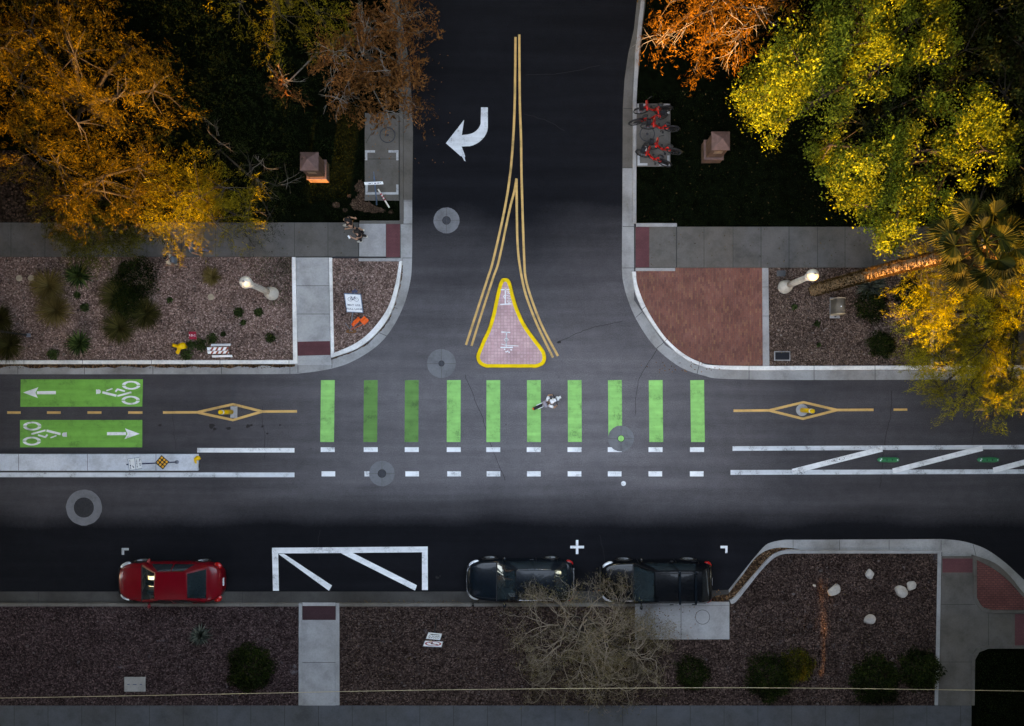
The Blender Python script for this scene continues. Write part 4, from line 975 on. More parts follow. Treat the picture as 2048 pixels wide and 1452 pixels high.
b = P(447, 702, .09); t = empty("folding_barricade", (b.x, b.y, .09), R(1), "low folding barricade with white and red-striped boards on the gravel near the kerb", "barricade")
def striped(c, size, tilt, stripes):
    g = MB(); rot = Matrix.Rotation(tilt, 3, 'X'); g.box(c, size, rot)
    if stripes:
        g.mi = 1
        for k in range(4):
            x = -size[0] / 2 + .12 + k * .22
            q = [Vector((x, -size[1] / 2, size[2] / 2 + .002)), Vector((x + .09, -size[1] / 2, size[2] / 2 + .002)), Vector((x + .19, size[1] / 2, size[2] / 2 + .002)), Vector((x + .10, size[1] / 2, size[2] / 2 + .002))]
            g.add([rot @ p + Vector(c) for p in q], [(0, 1, 2, 3)])
    return g
M['board_red'] = simple("faded_red_stripe", (0.34, 0.07, 0.04), 0.6)
for c, s_, tl, sp in (((.05, .24, .42), (.86, .11, .025), R(-35), 0), ((-.05, .06, .55), (.90, .15, .025), R(20), 1), ((-.04, -.09, .52), (.92, .13, .025), R(35), 1), ((.07, -.25, .34), (.90, .11, .025), R(40), 0)):
    striped(c, s_, tl, sp).build("board", [M['signwhite'], M['board_red']], t)
for sx in (-1, 1):
    g = MB(); g.box((sx * .36, 0, 0), (.03, .03, .03)); g = MB(); g.tube([(sx * .36, .30, .0), (sx * .36, .02, .58)], .016, 6); g.tube([(sx * .36, -.32, .0), (sx * .36, .0, .58)], .016, 6); g.build("leg", M['steel'], t)

# twin signs on the median
b = P(354, 924, .15); t = empty("road_sign", (b.x, b.y, .15), 0, "post on the white median with white signs and a black diamond of amber reflectors", "sign")
T0 = Vector((b.x, b.y, .15)); vt = P(254, 929, 4.15) - T0
g = MB(); g.tube([(0, 0, 0), vt], .03, 8); g.build("post", M['ink'], t)
g = MB(); g.lathe([(.09, 0), (.09, .03), (.04, .05), (.04, .12)], n=12); g.build("foot", M['steel'], t)
yu = vt.normalized(); F = frame(P(261, 928.5, 4.0) - T0 + Vector((.05, 0, 0)), (-.12, 1, 0), yu)
for dy, nm in ((.0, 0), (-.49, 1)):
    F2 = F @ Matrix.Translation((0, dy, 0)); g = MB(); board(g, F2, .48, .475, .01); g.build("sign_frame", M['bluegrey'], t)
    g = MB(); board(g, F2, .445, .44, .006, .008); pn = g.build("sign_panel", M['signwhite'], t); g = MB(); z = .0125
    if nm == 0:
        for k, (x0, x1) in enumerate(((-.19, -.15), (-.12, -.10), (-.07, -.01), (.03, .05), (.09, .11), (.15, .17))): bar(g, F2, (x0, .13), (x1, .13 + .02 * (k % 2)), .085 if k % 3 else .05, z)
        bar(g, F2, (-.13, -.09), (-.06, -.01), .04, z); quad(g, F2, [(-.17, -.13), (-.15, -.05), (-.09, -.11)], z)
    else:
        for k, (x0, x1) in enumerate(((-.16, -.10), (-.07, -.05), (-.02, .04), (.07, .10), (.12, .15))): bar(g, F2, (x0, .14), (x1, .14), .07 if k % 2 else .05, z)
        bar(g, F2, (.06, -.04), (.13, -.12), .03, z); quad(g, F2, [(.18, -.16), (.10, -.14), (.16, -.07)], z); circ(g, F2, (-.07, -.10), .03, .05, z); disc(g, F2, -.02, -.06, .02, z)
    g.build("lettering", M['ink'], pn)
F = frame(P(322, 924.5, 1.72) - T0 + Vector((.05, 0, 0)), (-.15, 1, -.1), yu + Vector((-.75, 0, 0)))
Rm = Matrix.Rotation(R(45), 4, 'Z'); g = MB(); board(g, F @ Rm, .44, .44, .01); pn = g.build("marker_panel", M['signblack'], t)
g = MB()
for i in (-1, 0, 1):
    for j in (-1, 0, 1): disc(g, F @ Rm, i * .135, j * .135, .052, .0075, 14)
g.build("reflector", M['amber'], pn)

# one-way post with the no-turn sign
b = P(872.5, 1233, .09); t = empty("road_sign", (b.x, b.y, .09), 0, "post with a ONE WAY sign and a red ringed sign in the dark gravel", "sign")
T0 = Vector((b.x, b.y, .09)); vt = P(866, 1296, 4.1) - T0
g = MB(); g.tube([(0, 0, 0), vt], .028, 8); g.build("post", M['blackp'], t)
yu = vt.normalized(); F = frame(P(868.3, 1275, 2.95) - T0 + Vector((0, .05, 0)), (-1, .1, 0), yu)
g = MB(); board(g, F, .58, .78, .01); g.build("sign_frame", M['steel'], t)
g = MB(); board(g, F, .56, .76, .006, .008); pn = g.build("sign_panel", M['signwhite'], t); g = MB(); z = .0125
g.text("ONE", .20, F @ Matrix.Translation((0, .22, z)), 1.1); g.text("WAY", .20, F @ Matrix.Translation((0, .02, z)), 1.1)
bar(g, F, (-.20, -.17), (.08, -.17), .07, z); quad(g, F, [(.08, -.245), (.22, -.17), (.08, -.095)], z); g.build("lettering", M['signblack'], pn)
F = frame(P(866.2, 1290.5, 3.85) - T0 + Vector((0, .05, 0)), (-1, .05, 0), yu)
g = MB(); board(g, F, .75, .64, .01); g.build("sign_frame", M['steel'], t)
g = MB(); board(g, F, .71, .60, .006, .008); pn = g.build("sign_panel", M['signwhite'], t)
g = MB(); z = .0125; bar(g, F, (.06, -.16), (.06, .02), .07, z); bar(g, F, (.09, .02), (-.12, .06), .08, z); quad(g, F, [(-.11, .13), (-.22, .06), (-.11, -.02)], z); g.build("lettering", M['signblack'], pn)
g = MB(); circ(g, F, (0, 0), .21, .265, .0135, 32, 1.22); bar(g, F, (-.22, .15), (.22, -.15), .05, .0145); g.build("prohibition_ring", M['signred'], pn)

# street-name post, striped rod, dark bar
b = P(753.5, 409, .1); t = empty("street_sign", (b.x, b.y, .09), 0, "thin blue-grey post with a narrow white street name blade over the bicycle pad", "sign")
T0 = Vector((b.x, b.y, .09)); vt = P(747.5, 344, 3.05) - T0
g = MB(); g.tube([(0, 0, 0), vt * .42, vt * .86], .032, 8); g.tube([vt * .86, vt], .016, 6); g.build("post", M['bluegrey'], t)
F = frame(P(747.5, 365, 2.4) - T0 + Vector((0, -.03, 0)), (1, .04, 0), (0, .45, .9)); g = MB(); board(g, F, .78, .16, .012); pn = g.build("name_blade", M['signwhite'], t)
g = MB()
for x0, x1, y in ((-.22, -.12, -.02), (-.08, -.05, .01), (.02, .10, -.01), (.15, .24, 0), (.27, .30, .02)): bar(g, F, (x0, y), (x1, y + .01), .045, .0075)
g.build("lettering", M['ink'], pn)
a_ = P(756, 378, .55); b_ = P(778.5, 415, .1); t = empty("striped_rod", (b_.x, b_.y, .09), 0, "red and white striped rod leaning on the street sign post", "rod")
d = a_ - b_; g = MB(); g.tube([(0, 0, .0), d], .038, 10); g.build("rod", M['shoe'], t)
for k in (.40, .55, .70): g = MB(); g.tube([d * k, d * (k + .075)], .040, 10); g.build("red_band", M['signred'], t)
a_ = P(57, 670.5, .12); b_ = P(-14, 660.5, .6); t = empty("leaning_post", (a_.x, a_.y, .09), 0, "dark steel bar sloping over an olive grass clump in the gravel bed", "post")
g = MB(); g.tube([(0, 0, 0), b_ - a_], .045, 8); g.build("bar", M['blackp'], t); g = MB(); g.box((0, 0, .03), (.16, .16, .06)); g.build("foot", M['steel'], t)

# bollards, lane separators, broken post at the median's end
def bollard(px, py, tx, ty, label, pad):
    b = P(px, py); t = empty("bollard", (b.x, b.y, 0), 0, label, "bollard", "yellow bollards in the painted diamonds")
    v = P(tx, ty, 1.1) - Vector((b.x, b.y, 0)); g = MB(); g.smooth = True; g.tube([(0, 0, .02), v * .5, v * .95, v], [.105, .10, .095, .06], 16); g.build("post", M['hazy'], t)
    g = MB(); g.tube([v * .78, v * .86], .102, 16); g.build("reflective_band", M['signwhite'], t)
    g = MB()
    if pad == 'square': g.prism([(-.05, -.26), (.26, -.27), (.27, .25), (-.04, .26)], 0, .012)
    else: g.lathe([(.27, .0), (.27, .012), (.18, .012), (.17, .006), (.001, .006)], n=24)
    g.build("footing", M['conc_new'], t)
bollard(463, 824, 439, 824.5, "yellow bollard on a square pale patch inside a painted diamond", 'square')
bollard(1604, 820, 1627, 822.5, "yellow bollard on a round pale footing inside a painted diamond", 'round')
def separator(px, label):
    b = P(px, 919.5); t = empty("lane_separator", (b.x, b.y, 0), 0, label, "lane separator", "green lane separators between the hatch stripes")
    g = MB(); g.smooth = True; vs_ = []; n, k = 20, 10
    for i in range(n + 1):
        u = i / n * 2 - 1; sc_ = math.sqrt(max(0, 1 - abs(u) ** 5))
        for j in range(k + 1):
            q = j / k * math.pi; vs_.append((u * .50, math.cos(q) * .115 * max(sc_, .02), math.sin(q) * .13 * max(sc_, .02)))
    g.add(vs_, [(i * (k + 1) + j, (i + 1) * (k + 1) + j, (i + 1) * (k + 1) + j + 1, i * (k + 1) + j + 1) for i in range(n) for j in range(k)]); g.build("body", M['greenpl'], t)
    for x, y in ((-.40, -.03), (.36, .0), (-.36, .04)): g = MB(); g.box((x, y, .125), (.05, .05, .02)); g.build("reflector", M['signwhite'], t, bevel=.006)
    for x in (-.12, .12): g = MB(); g.lathe([(.03, .128), (.03, .136), (.002, .138)], (x, .0, 0), 10); g.build("bolt", M['blackp'], t)
separator(1776.5, "green rubber lane separator after the first diagonal stripe"); separator(1976, "green rubber lane separator nearer the yellow trees, after the second diagonal stripe")
b = P(399, 920, .0); t = empty("broken_marker", (b.x, b.y, 0), 0, "crumpled yellow marker post at the end of the white median", "marker post")
g = MB(); g.smooth = True; g.tube([(-.06, -.26, .02), (-.11, -.06, .16), (-.08, .06, .26), (.04, .12, .30), (.12, .10, .28)], [.04, .055, .07, .10, .09], 8); g.build("post", M['hazy'], t)
g = MB(); g.box((.08, .10, .30), (.16, .17, .10), Matrix.Rotation(.6, 3, 'Z')); g.build("cap", M['hazy'], t, bevel=.03)
g = MB(); g.lathe([(.10, 0), (.10, .02), (.001, .03)], (-.06, -.26, 0), 12); g.build("foot", M['blackp'], t)

# covers, cabinet, vault
def cover(px0, py0, px1, py1, nm, label, mt, rim, z=ZB, h=.03):
    a_, b_ = P(px0, py0, z), P(px1, py1, z); c = (a_ + b_) / 2; sx, sy = abs(b_.x - a_.x), abs(b_.y - a_.y)
    t = empty(nm, (c.x, c.y, z), 0, label, "utility cover"); g = MB(); g.box((0, 0, h / 2), (sx, sy, h)); g.build("frame", rim, t, bevel=.015)
    g = MB(); g.box((0, 0, h), (sx - .09, sy - .09, .014)); lid = g.build("lid", mt, t, bevel=.006); return t, lid
cover(1548, 702.5, 1580.5, 721.5, "vault_cover", "black rectangular vault lid with pale frame on the gravel by the kerb", M['vaultlid'], M['conc'])
cover(1553, 541, 1571, 553, "utility_box", "small grey ground box between the lamp post and the pavement", M['conc_s'], M['conc_s'])
t, lid = cover(249, 1353.5, 291.5, 1383, "meter_cover", "pale rounded concrete cover lying in the dark gravel", M['lid'], M['lid'])
g = MB()
for x, wd in ((-.28, .10), (0, .16), (.28, .10)): g.box((x, 0, .04), (wd, .03, .012))
g.build("slot", M['ink'], lid)
def stepping(px, py, label):
    c = P(px, py, ZB); g = MB(); g.lathe([(.14, 0), (.14, .022), (.12, .03), (.001, .03)], n=18); o = g.build("valve_marker", M['tan_c']); o.location = (c.x, c.y, ZB); tag(o, label, "valve cover", "round sandy valve lids in the gravel")
stepping(38.5, 556.5, "sandy round lid flat in the gravel, farther from the golden grass clump"); stepping(62.5, 556.5, "sandy round lid flat in the gravel, next to the golden grass clump"); stepping(422, 594, "sandy round lid flat in the gravel between the orange tuft and the lamp post")
b = P(1669, 616, ZB); t = empty("utility_cabinet", (b.x, b.y, ZB), 0, "barrel-topped brown utility cabinet on a concrete pad", "cabinet")
g = MB(); g.box((0, 0, .03), (.44, .92, .06)); g.build("pad", M['conc'], t, bevel=.01)
def arch(y0, y1, w_, h_, r0):
    g = MB(); g.smooth = True; prof = [(-w_, .06), (-w_, h_)] + [(-w_ * math.cos(k * math.pi / 10), h_ + r0 * math.sin(k * math.pi / 10)) for k in range(1, 10)] + [(w_, h_), (w_, .06)]
    n = len(prof); g.add([(x, y0, z) for x, z in prof] + [(x, y1, z) for x, z in prof], [(i, i + 1, i + 1 + n, i + n) for i in range(n - 1)] + [list(range(n))[::-1], [n + i for i in range(n)]]); return g
arch(-.30, .34, .21, .62, .14).build("hood", M['cabinet'], t)
for y0 in (-.345, .342): arch(y0, y0 + .04, .235, .63, .155).build("end_rim", M['cabinet_rim'], t)
g = MB(); g.ball((-.02, -.02, .768), (.028, .028, .012), 10, 5); g.build("rivet", M['signwhite'], t)
g = MB(); g.box((0, -.40, .09), (.08, .05, .05)); g.build("padlock", M['blackp'], t, bevel=.01)

# boulders
def boulder(px, py, r, sd, label):
    c = P(px, py, ZB); rg_ = random.Random(sd); bm = bmesh.new(); bmesh.ops.create_icosphere(bm, subdivisions=3, radius=1)
    ax = [Vector((rg_.gauss(0, 1), rg_.gauss(0, 1), rg_.gauss(0, 1))).normalized() for _ in range(9)]; dd = [rg_.uniform(.62, .88) for _ in ax]
    for v_ in bm.verts:
        for q, d in zip(ax, dd):
            k = v_.co.dot(q) - d
            if k > 0: v_.co -= q * k
        v_.co += v_.co.normalized() * rg_.uniform(-.02, .02)
    me = bpy.data.meshes.new("boulder"); 
    for v_ in bm.verts: v_.co = Vector((v_.co.x * r, v_.co.y * r * rg_.choice([.8]) , v_.co.z * r * .75))
    bm.to_mesh(me); bm.free(); me.materials.append(M['rock']); o = bpy.data.objects.new("boulder", me); C.objects.link(o); o.location = (c.x, c.y, ZB + r * .35); o.rotation_euler = (0, 0, rg_.uniform(0, 3)); tag(o, label, "boulder", "pale boulders on the brown gravel")
boulder(1666, 1179, .32, 1, "pale boulder catching the orange sun streak"); boulder(1738, 1147.5, .25, 2, "tan wedge-shaped boulder nearest the curved kerb"); boulder(1800, 1181, .32, 3, "largest bluish white boulder of the touching pair"); boulder(1820, 1170.5, .25, 8, "smaller pinkish boulder of the touching pair"); boulder(1737, 1238, .28, 5, "pale boulder standing alone nearest the dark shrubs")
boulder(1628, 1171, .08, 6, "fist-sized stone beside the sunlit boulder")

# overhead cable
def cable_pts():
    return [tuple(P(x, y, 3.7)) for x, y in crom([(-500, 1402), (0, 1396), (450, 1388), (900, 1379.5), (1500, 1375.5), (2048, 1382), (2550, 1390)], 8)]
g = MB(); g.tube(cable_pts(), .011, 6); tag(g.build("overhead_cable", M['cable']), "thin pale overhead cable strung along the dark gravel beds", "cable")

# ------------------------------------------------------------------ shared bicycles (local: nose towards -x)
def make_bike():
    t = empty("shared_bicycle", (0, 0, 0), 0, "x", "bicycle", "red shared bicycles on the bicycle pad")
    for x, nm in ((-.54, 0), (.54, 1)):
        g = MB(); ang = [k * 2 * math.pi / 24 for k in range(25)]; g.tube([(x + .31 * math.cos(a_), 0, .335 + .31 * math.sin(a_)) for a_ in ang], .024, 8, False); wh = g.build("wheel", M['tyre'], t, smooth=True)
        g = MB(); g.tube([(x, -.05, .335), (x, .05, .335)], .03, 8)
        for k in range(12): a_ = k * math.pi / 6; g.tube([(x, 0, .335), (x + .30 * math.cos(a_), 0, .335 + .30 * math.sin(a_))], .0025, 3, False)
        g.build("spokes", M['steel'], wh)
        g = MB(); g.smooth = True; a0, a1 = (R(20), R(150)) if nm == 0 else (R(-5), R(175))
        pts = [(x + .365 * math.cos(a0 + (a1 - a0) * k / 10), .335 + .365 * math.sin(a0 + (a1 - a0) * k / 10)) for k in range(11)]
        g.add([(p[0], s_ * .04, p[1]) for s_ in (-1, 1) for p in pts], [(i, i + 1, i + 12, i + 11) for i in range(10)]); g.build("mudguard", M['blackp'], t)
    g = MB(); g.smooth = True
    for a_, b_, r_ in (((-.40, 0, .78), (-.10, 0, .40), .045), ((-.10, 0, .40), (.06, 0, .30), .05), ((.06, 0, .30), (.20, 0, .78), .032), ((.06, 0, .30), (.54, 0, .335), .022), ((.16, 0, .62), (.54, 0, .335), .018), ((-.40, 0, .72), (-.385, 0, .98), .03), ((-.40, 0, .74), (-.54, 0, .335), .028)): g.tube([a_, b_], r_, 8)
    g.box((-.36, 0, .93), (.09, .42, .10)); g.build("frame", M['redbike'], t)
    g = MB(); g.tube([(-.385, 0, .98), (-.36, 0, 1.05)], .02, 8); g.tube([(-.20, -.31, 1.05), (-.33, -.24, 1.07), (-.38, 0, 1.05), (-.33, .24, 1.07), (-.20, .31, 1.05)], .014, 6)
    for s_ in (-1, 1): g.tube([(-.14, s_ * .33, 1.05), (-.25, s_ * .285, 1.058)], .02, 8)
    g.build("handlebar", M['blackp'], t)
    g = MB(); g.box((-.58, 0, .74), (.20, .28, .03)); g.box((-.68, 0, .84), (.02, .28, .2)); g.box((-.58, .135, .82), (.2, .015, .17)); g.box((-.58, -.135, .82), (.2, .015, .17)); g.build("basket", M['blackp'], t, bevel=.008)
    g = MB(); g.ball((.24, 0, .93), (.14, .085, .045), 10, 6); g.tube([(.20, 0, .78), (.22, 0, .90)], .018, 6); g.build("saddle", M['blackp'], t, smooth=True)
    g = MB(); g.add([(.36, s_ * .05, z) if k == 0 else (.72, s_ * .05, z) for s_ in (-1, 1) for k in (0, 1) for z in (.36, .64)], [(0, 1, 3, 2), (4, 6, 7, 5)]); g.build("skirt_guard", M['blackp'], t)
    g = MB(); g.tube([(.05, -.08, .30), (.16, -.09, .22)], .012, 6); g.box((.17, -.14, .22), (.09, .1, .02)); g.tube([(.05, .08, .30), (-.06, .09, .38)], .012, 6); g.box((-.07, .14, .38), (.09, .1, .02)); g.build("pedal", M['blackp'], t)
    return t
bk = [(1303, 226, 4, "red shared bicycle at the north end of the pad"), (1294, 245, 192, "red shared bicycle facing the other way, wedged between two others"), (1317, 261, -6, "red shared bicycle just above the ring emblem on its pad"),
      (1322, 303, -13, "red shared bicycle overhanging the lawn edge of the pad below the ring emblem"), (1304, 322, -23, "red shared bicycle at the south corner mark with a blue-white card behind it")]
bike = make_bike()
for i, (px, py, an, lb) in enumerate(bk):
    o = bike if i == 0 else copy_tree(bike); c = P(px, py, ZS); o.location = (c.x, c.y, ZS); o.rotation_euler = (0, 0, R(an)); o['label'] = lb
c = P(1291, 301, ZS + .2); t = empty("parking_terminal", (c.x, c.y, ZS), 0, "low dark box with a blue-white panel beside the red bicycles", "terminal")
g = MB(); g.box((0, 0, .2), (.30, .26, .40)); g.build("housing", M['blackp'], t, bevel=.02); g = MB(); g.box((-.04, 0, .405), (.11, .22, .012)); g.build("panel", M['white_worn'], t)

# ------------------------------------------------------------------ people
def skin(name, verts, edges, rad, mat, parent, sub=1, extra=None, mats=None):
    me = bpy.data.meshes.new(name); me.from_pydata([tuple(v) for v in verts], edges, []); o = bpy.data.objects.new(name, me); C.objects.link(o)
    md = o.modifiers.new("skin", 'SKIN'); md.use_smooth_shade = True
    for i, r in enumerate(rad): me.skin_vertices[0].data[i].radius = (r, r) if not isinstance(r, tuple) else r
    me.skin_vertices[0].data[0].use_root = True
    s_ = o.modifiers.new("sub", 'SUBSURF'); s_.levels = sub; s_.render_levels = sub
    bpy.context.view_layer.update(); dg = bpy.context.evaluated_depsgraph_get(); m2_ = bpy.data.meshes.new_from_object(o.evaluated_get(dg))
    bpy.data.objects.remove(o); bpy.data.meshes.remove(me)
    mb = MB(); mb.smooth = True; mb.add([v.co for v in m2_.vertices], [list(p.vertices) for p in m2_.polygons]); bpy.data.meshes.remove(m2_)
    if extra: extra(mb)
    return mb.build(name, mats or mat, parent)

def person(loc, heading, label, J, skinm, wear, hair='long', group=None):
    """J: joints in local metres, facing +y. wear: list of (kind, material)"""
    t = empty("person", loc, heading, label, "person", group)
    V = {k: Vector(v) for k, v in J.items()}
    def body_extra(mb):
        hd = V['head']; f = (V['nose'] - hd).normalized(); rt = f.cross(Vector((0, 0, 1))).normalized(); up = rt.cross(f)
        mb.ball(hd + up * .02, (.078, .098, .115), 14, 10, Matrix((rt, f, up)).transposed())
        mb.ball(hd + f * .098 - up * .005, (.013, .018, .02), 8, 5); mb.ball(hd + f * .088 - up * .05, (.022, .008, .006), 8, 4)
        for s_ in (-1, 1): mb.ball(hd + rt * s_ * .08 - f * .005, (.012, .018, .028), 6, 5)
        mb.mi = 1
        for s_ in (-1, 1): mb.ball(hd + f * .086 + rt * s_ * .03 + up * .022, (.010, .008, .008), 6, 4)
        mb.mi = 0
        for sd in ('L', 'R'):
            w_ = V['wrist' + sd]; el = V['elbow' + sd]; d = (w_ - el).normalized(); side = d.cross(Vector((0, 0, 1))); side = side.normalized() if side.length > .1 else Vector((1, 0, 0)); nn = side.cross(d)
            mb.ball(w_ + d * .045, (.036, .05, .016), 10, 6, Matrix((side, d, nn)).transposed())
            for k, ln in zip((-1.5, -.5, .5, 1.5), (.06, .072, .068, .052)):
                b0 = w_ + d * .085 + side * k * .018; cu = -nn
                mb.tube([b0, b0 + d * ln * .5 + cu * .008, b0 + d * ln * .85 + cu * .028], [.0085, .008, .006], 6)
            sg = 1 if sd == 'L' else -1
            mb.tube([w_ + d * .03 + side * sg * .03, w_ + d * .06 + side * sg * .055, w_ + d * .095 + side * sg * .055 - nn * .012], [.010, .009, .007], 6)
    names = ['pelvis', 'spine', 'chest', 'neck', 'head', 'shL', 'elbowL', 'wristL', 'shR', 'elbowR', 'wristR', 'hipL', 'kneeL', 'ankleL', 'toeL', 'hipR', 'kneeR', 'ankleR', 'toeR']
    ix = {n: i for i, n in enumerate(names)}
    E = [('pelvis', 'spine'), ('spine', 'chest'), ('chest', 'neck'), ('neck', 'head')] + [(a_ + s_ if i else a_, b_ + s_) for s_ in 'LR' for i, (a_, b_) in enumerate((('chest', 'sh'), ('sh', 'elbow'), ('elbow', 'wrist')))] + [(a_ + s_ if i else a_, b_ + s_) for s_ in 'LR' for i, (a_, b_) in enumerate((('pelvis', 'hip'), ('hip', 'knee'), ('knee', 'ankle'), ('ankle', 'toe')))]
    rad = {'pelvis': (.15, .10), 'spine': (.125, .09), 'chest': (.155, .105), 'neck': .052, 'head': .075, 'sh': .062, 'elbow': .042, 'wrist': .028, 'hip': .088, 'knee': .055, 'ankle': .036, 'toe': .034}
    rr = [rad[n if n in rad else n[:-1]] for n in names]
    skin("body", [V[n] for n in names], [(ix[a_], ix[b_]) for a_, b_ in E], rr, None, t, 1, body_extra, [skinm, M['eye']])
    for kind, mt in wear:
        if kind in ('tee', 'longsleeve', 'vest'):
            ns = ['pelvis', 'spine', 'chest', 'neckb', 'shL', 'slL', 'shR', 'slR']; k = {'tee': .55, 'longsleeve': 1.0, 'vest': .06}[kind]
            pts = {'pelvis': V['pelvis'] + Vector((0, 0, .02)), 'spine': V['spine'], 'chest': V['chest'], 'neckb': V['chest'].lerp(V['neck'], .55), 'shL': V['shL'], 'shR': V['shR']}
            for s_ in 'LR': pts['sl' + s_] = V['sh' + s_].lerp(V['elbow' + s_], k)
            ed = [(0, 1), (1, 2), (2, 3), (2, 4), (4, 5), (2, 6), (6, 7)]; vs_ = [pts[n] for n in ns]; rd = [(.17, .125), (.145, .11), (.175, .125), .075, .078, .062, .078, .062]
            if kind == 'longsleeve':
                for s_, i in (('L', 5), ('R', 7)): vs_.append(V['wrist' + s_].lerp(V['elbow' + s_], .12)); rd.append(.042); ed.append((i, len(vs_) - 1))
            skin({'tee': 'shirt', 'longsleeve': 'jacket', 'vest': 'vest'}[kind], vs_, ed, rd, mt, t)
        if kind in ('trousers', 'shorts'):
            vs_ = [V['pelvis'], V['pelvis'] + Vector((0, 0, .09))]; rd = [(.165, .12), (.155, .115)]; ed = [(0, 1)]
            for s_ in 'LR':
                b0 = len(vs_); vs_ += [V['hip' + s_], V['hip' + s_].lerp(V['knee' + s_], .9 if kind == 'trousers' else .7)]; rd += [.10, .075]; ed += [(0, b0), (b0, b0 + 1)]
                if kind == 'trousers': vs_ += [V['knee' + s_].lerp(V['ankle' + s_], .92)]; rd += [.055]; ed += [(b0 + 1, b0 + 2)]
            skin(kind, vs_, ed, rd, mt, t)
        if kind == 'shoes':
            for s_ in 'LR':
                a_, b_ = V['ankle' + s_], V['toe' + s_]; g = MB(); g.smooth = True; d = (b_ - a_); d.z = 0; d.normalize(); g.tube([a_ - d * .05 + Vector((0, 0, -.03)), a_ + Vector((0, 0, -.025)), a_.lerp(b_, .6) + Vector((0, 0, -.01)), b_ + d * .03], [.04, .05, .048, .03], 10); g.build("shoe", mt, t)
        if kind == 'backpack':
            c = V['chest'].lerp(V['spine'], .35) + Vector((0, -.19, .02)); g = MB(); g.box(c, (.30, .17, .42)); g.build("backpack", mt, t, bevel=.06, smooth=True)
            g = MB()
            for s_ in (-1, 1): q = V['shL' if s_ > 0 else 'shR'].lerp(V['neck'], .35); g.tube([c + Vector((s_ * .1, .05, .16)), q + Vector((0, 0, .075)), q + Vector((0, .14, -.05)), c + Vector((s_ * .12, .10, -.15))], .016, 6)
            g.build("strap", M['black_c'], t)
        if kind == 'bag':
            c = V['hipL'] + Vector((.20, -.04, .05)); g = MB(); g.box(c, (.10, .26, .24)); g.build("shoulder_bag", mt, t, bevel=.03); g = MB(); g.tube([c + Vector((0, 0, .12)), V['chest'] + Vector((.06, -.14, .1)), V['shR'] + Vector((0, 0, .085)), V['chest'] + Vector((.02, .13, 0)), c + Vector((0, .05, .12))], .012, 6); g.build("strap", mt, t)
        if kind == 'cap':
            hd = V['head']; f = (V['nose'] - hd).normalized(); g = MB(); g.smooth = True; g.ball(hd + Vector((0, 0, .075)) - f * .005, (.098, .108, .085), 14, 9); g.box(hd + f * .135 + Vector((0, 0, .06)), (.14, .10, .012)); g.build("cap", mt, t, bevel=.004)
    if hair:
        hd = V['head']; f = (V['nose'] - hd).normalized(); g = MB(); g.smooth = True
        g.ball(hd + Vector((0, 0, .055)) - f * .022, (.09, .10, .095), 14, 9)
        if hair == 'long': g.tube([hd - f * .07 + Vector((0, 0, .08)), hd - f * .115 - Vector((0, 0, .05)), hd - f * .12 - Vector((0, 0, .20)), hd - f * .10 - Vector((0, 0, .33))], [.075, .08, .075, .035], 10)
        g.build("hair", M['hair'], t)
    return t

def walk(s=1.0, stride=.36, arm=.2, h=1.0):
    J = {'pelvis': (0, 0, .93), 'spine': (0, .01, 1.12), 'chest': (0, .02, 1.33), 'neck': (0, .04, 1.49), 'head': (0, .07, 1.60), 'nose': (0, .20, 1.58),
         'shL': (-.17, .01, 1.41), 'shR': (.17, .01, 1.41), 'elbowL': (-.23, -.06 * s - arm * .4, 1.15), 'wristL': (-.25, arm * s, .95), 'elbowR': (.23, -.04 + .06 * s, 1.15), 'wristR': (.25, -arm * s + .04, .93),
         'hipL': (-.09, 0, .88), 'hipR': (.09, 0, .88)}
    fr, bk_ = ('R', 'L') if s > 0 else ('L', 'R'); x = {'L': -.09, 'R': .09}
    J['knee' + fr] = (x[fr], stride * .62, .50); J['ankle' + fr] = (x[fr], stride, .09); J['toe' + fr] = (x[fr], stride + .16, .035)
    J['knee' + bk_] = (x[bk_], -stride * .15, .48); J['ankle' + bk_] = (x[bk_], -stride, .13); J['toe' + bk_] = (x[bk_], -stride + .14, .035)
    return {k: (v[0] * h, v[1] * h, v[2] * h) for k, v in J.items()}

def face(dx, dy): return math.atan2(-dx, dy)
c = P(711, 456.5, ZS); person((c.x, c.y, ZS), face(-1, .05), "person in black with bare legs and white shoes striding by the lawn", walk(1, .38, .18, .98), M['skin1'], [('vest', M['black_c']), ('shorts', M['black_c']), ('shoes', M['shoe'])], 'long', "people walking on the pavement")
J = walk(-1, .14, .12, .97); J['wristL'] = (-.12, .34, 1.12); J['elbowL'] = (-.24, .10, 1.10)
c = P(728.5, 478.5, ZS); q = person((c.x, c.y, ZS), face(-1, -.1), "person in a black top with dark leggings looking at a pale phone on the pavement", J, M['skin1'], [('vest', M['black_c']), ('trousers', M['black_c']), ('shoes', M['shoe']), ('bag', M['black_c'])], 'long', "people walking on the pavement")
g = MB(); ph = Matrix.Rotation(face(-1, -.1), 4, 'Z') @ Vector((-.10, .44, 1.135)); g.box((0, 0, 0), (.075, .15, .012), Matrix.Rotation(.5, 3, 'Z')); o = g.build("phone", M['signwhite'], None, bevel=.004); o.location = Vector((c.x, c.y, ZS)) + ph; tag(o, "pale phone in the hand of the person with dark leggings", "phone")
c = P(367, 529, ZB); person((c.x, c.y, ZB), face(-.96, .2), "person with slate backpack and sand shorts stepping on the gravel at the pavement edge", walk(1, .25, .22, 1.02), M['skin2'], [('tee', M['tan_c']), ('shorts', M['tan_c']), ('shoes', M['shoe_d']), ('backpack', M['slate_c'])], 'short', "people walking on the pavement")
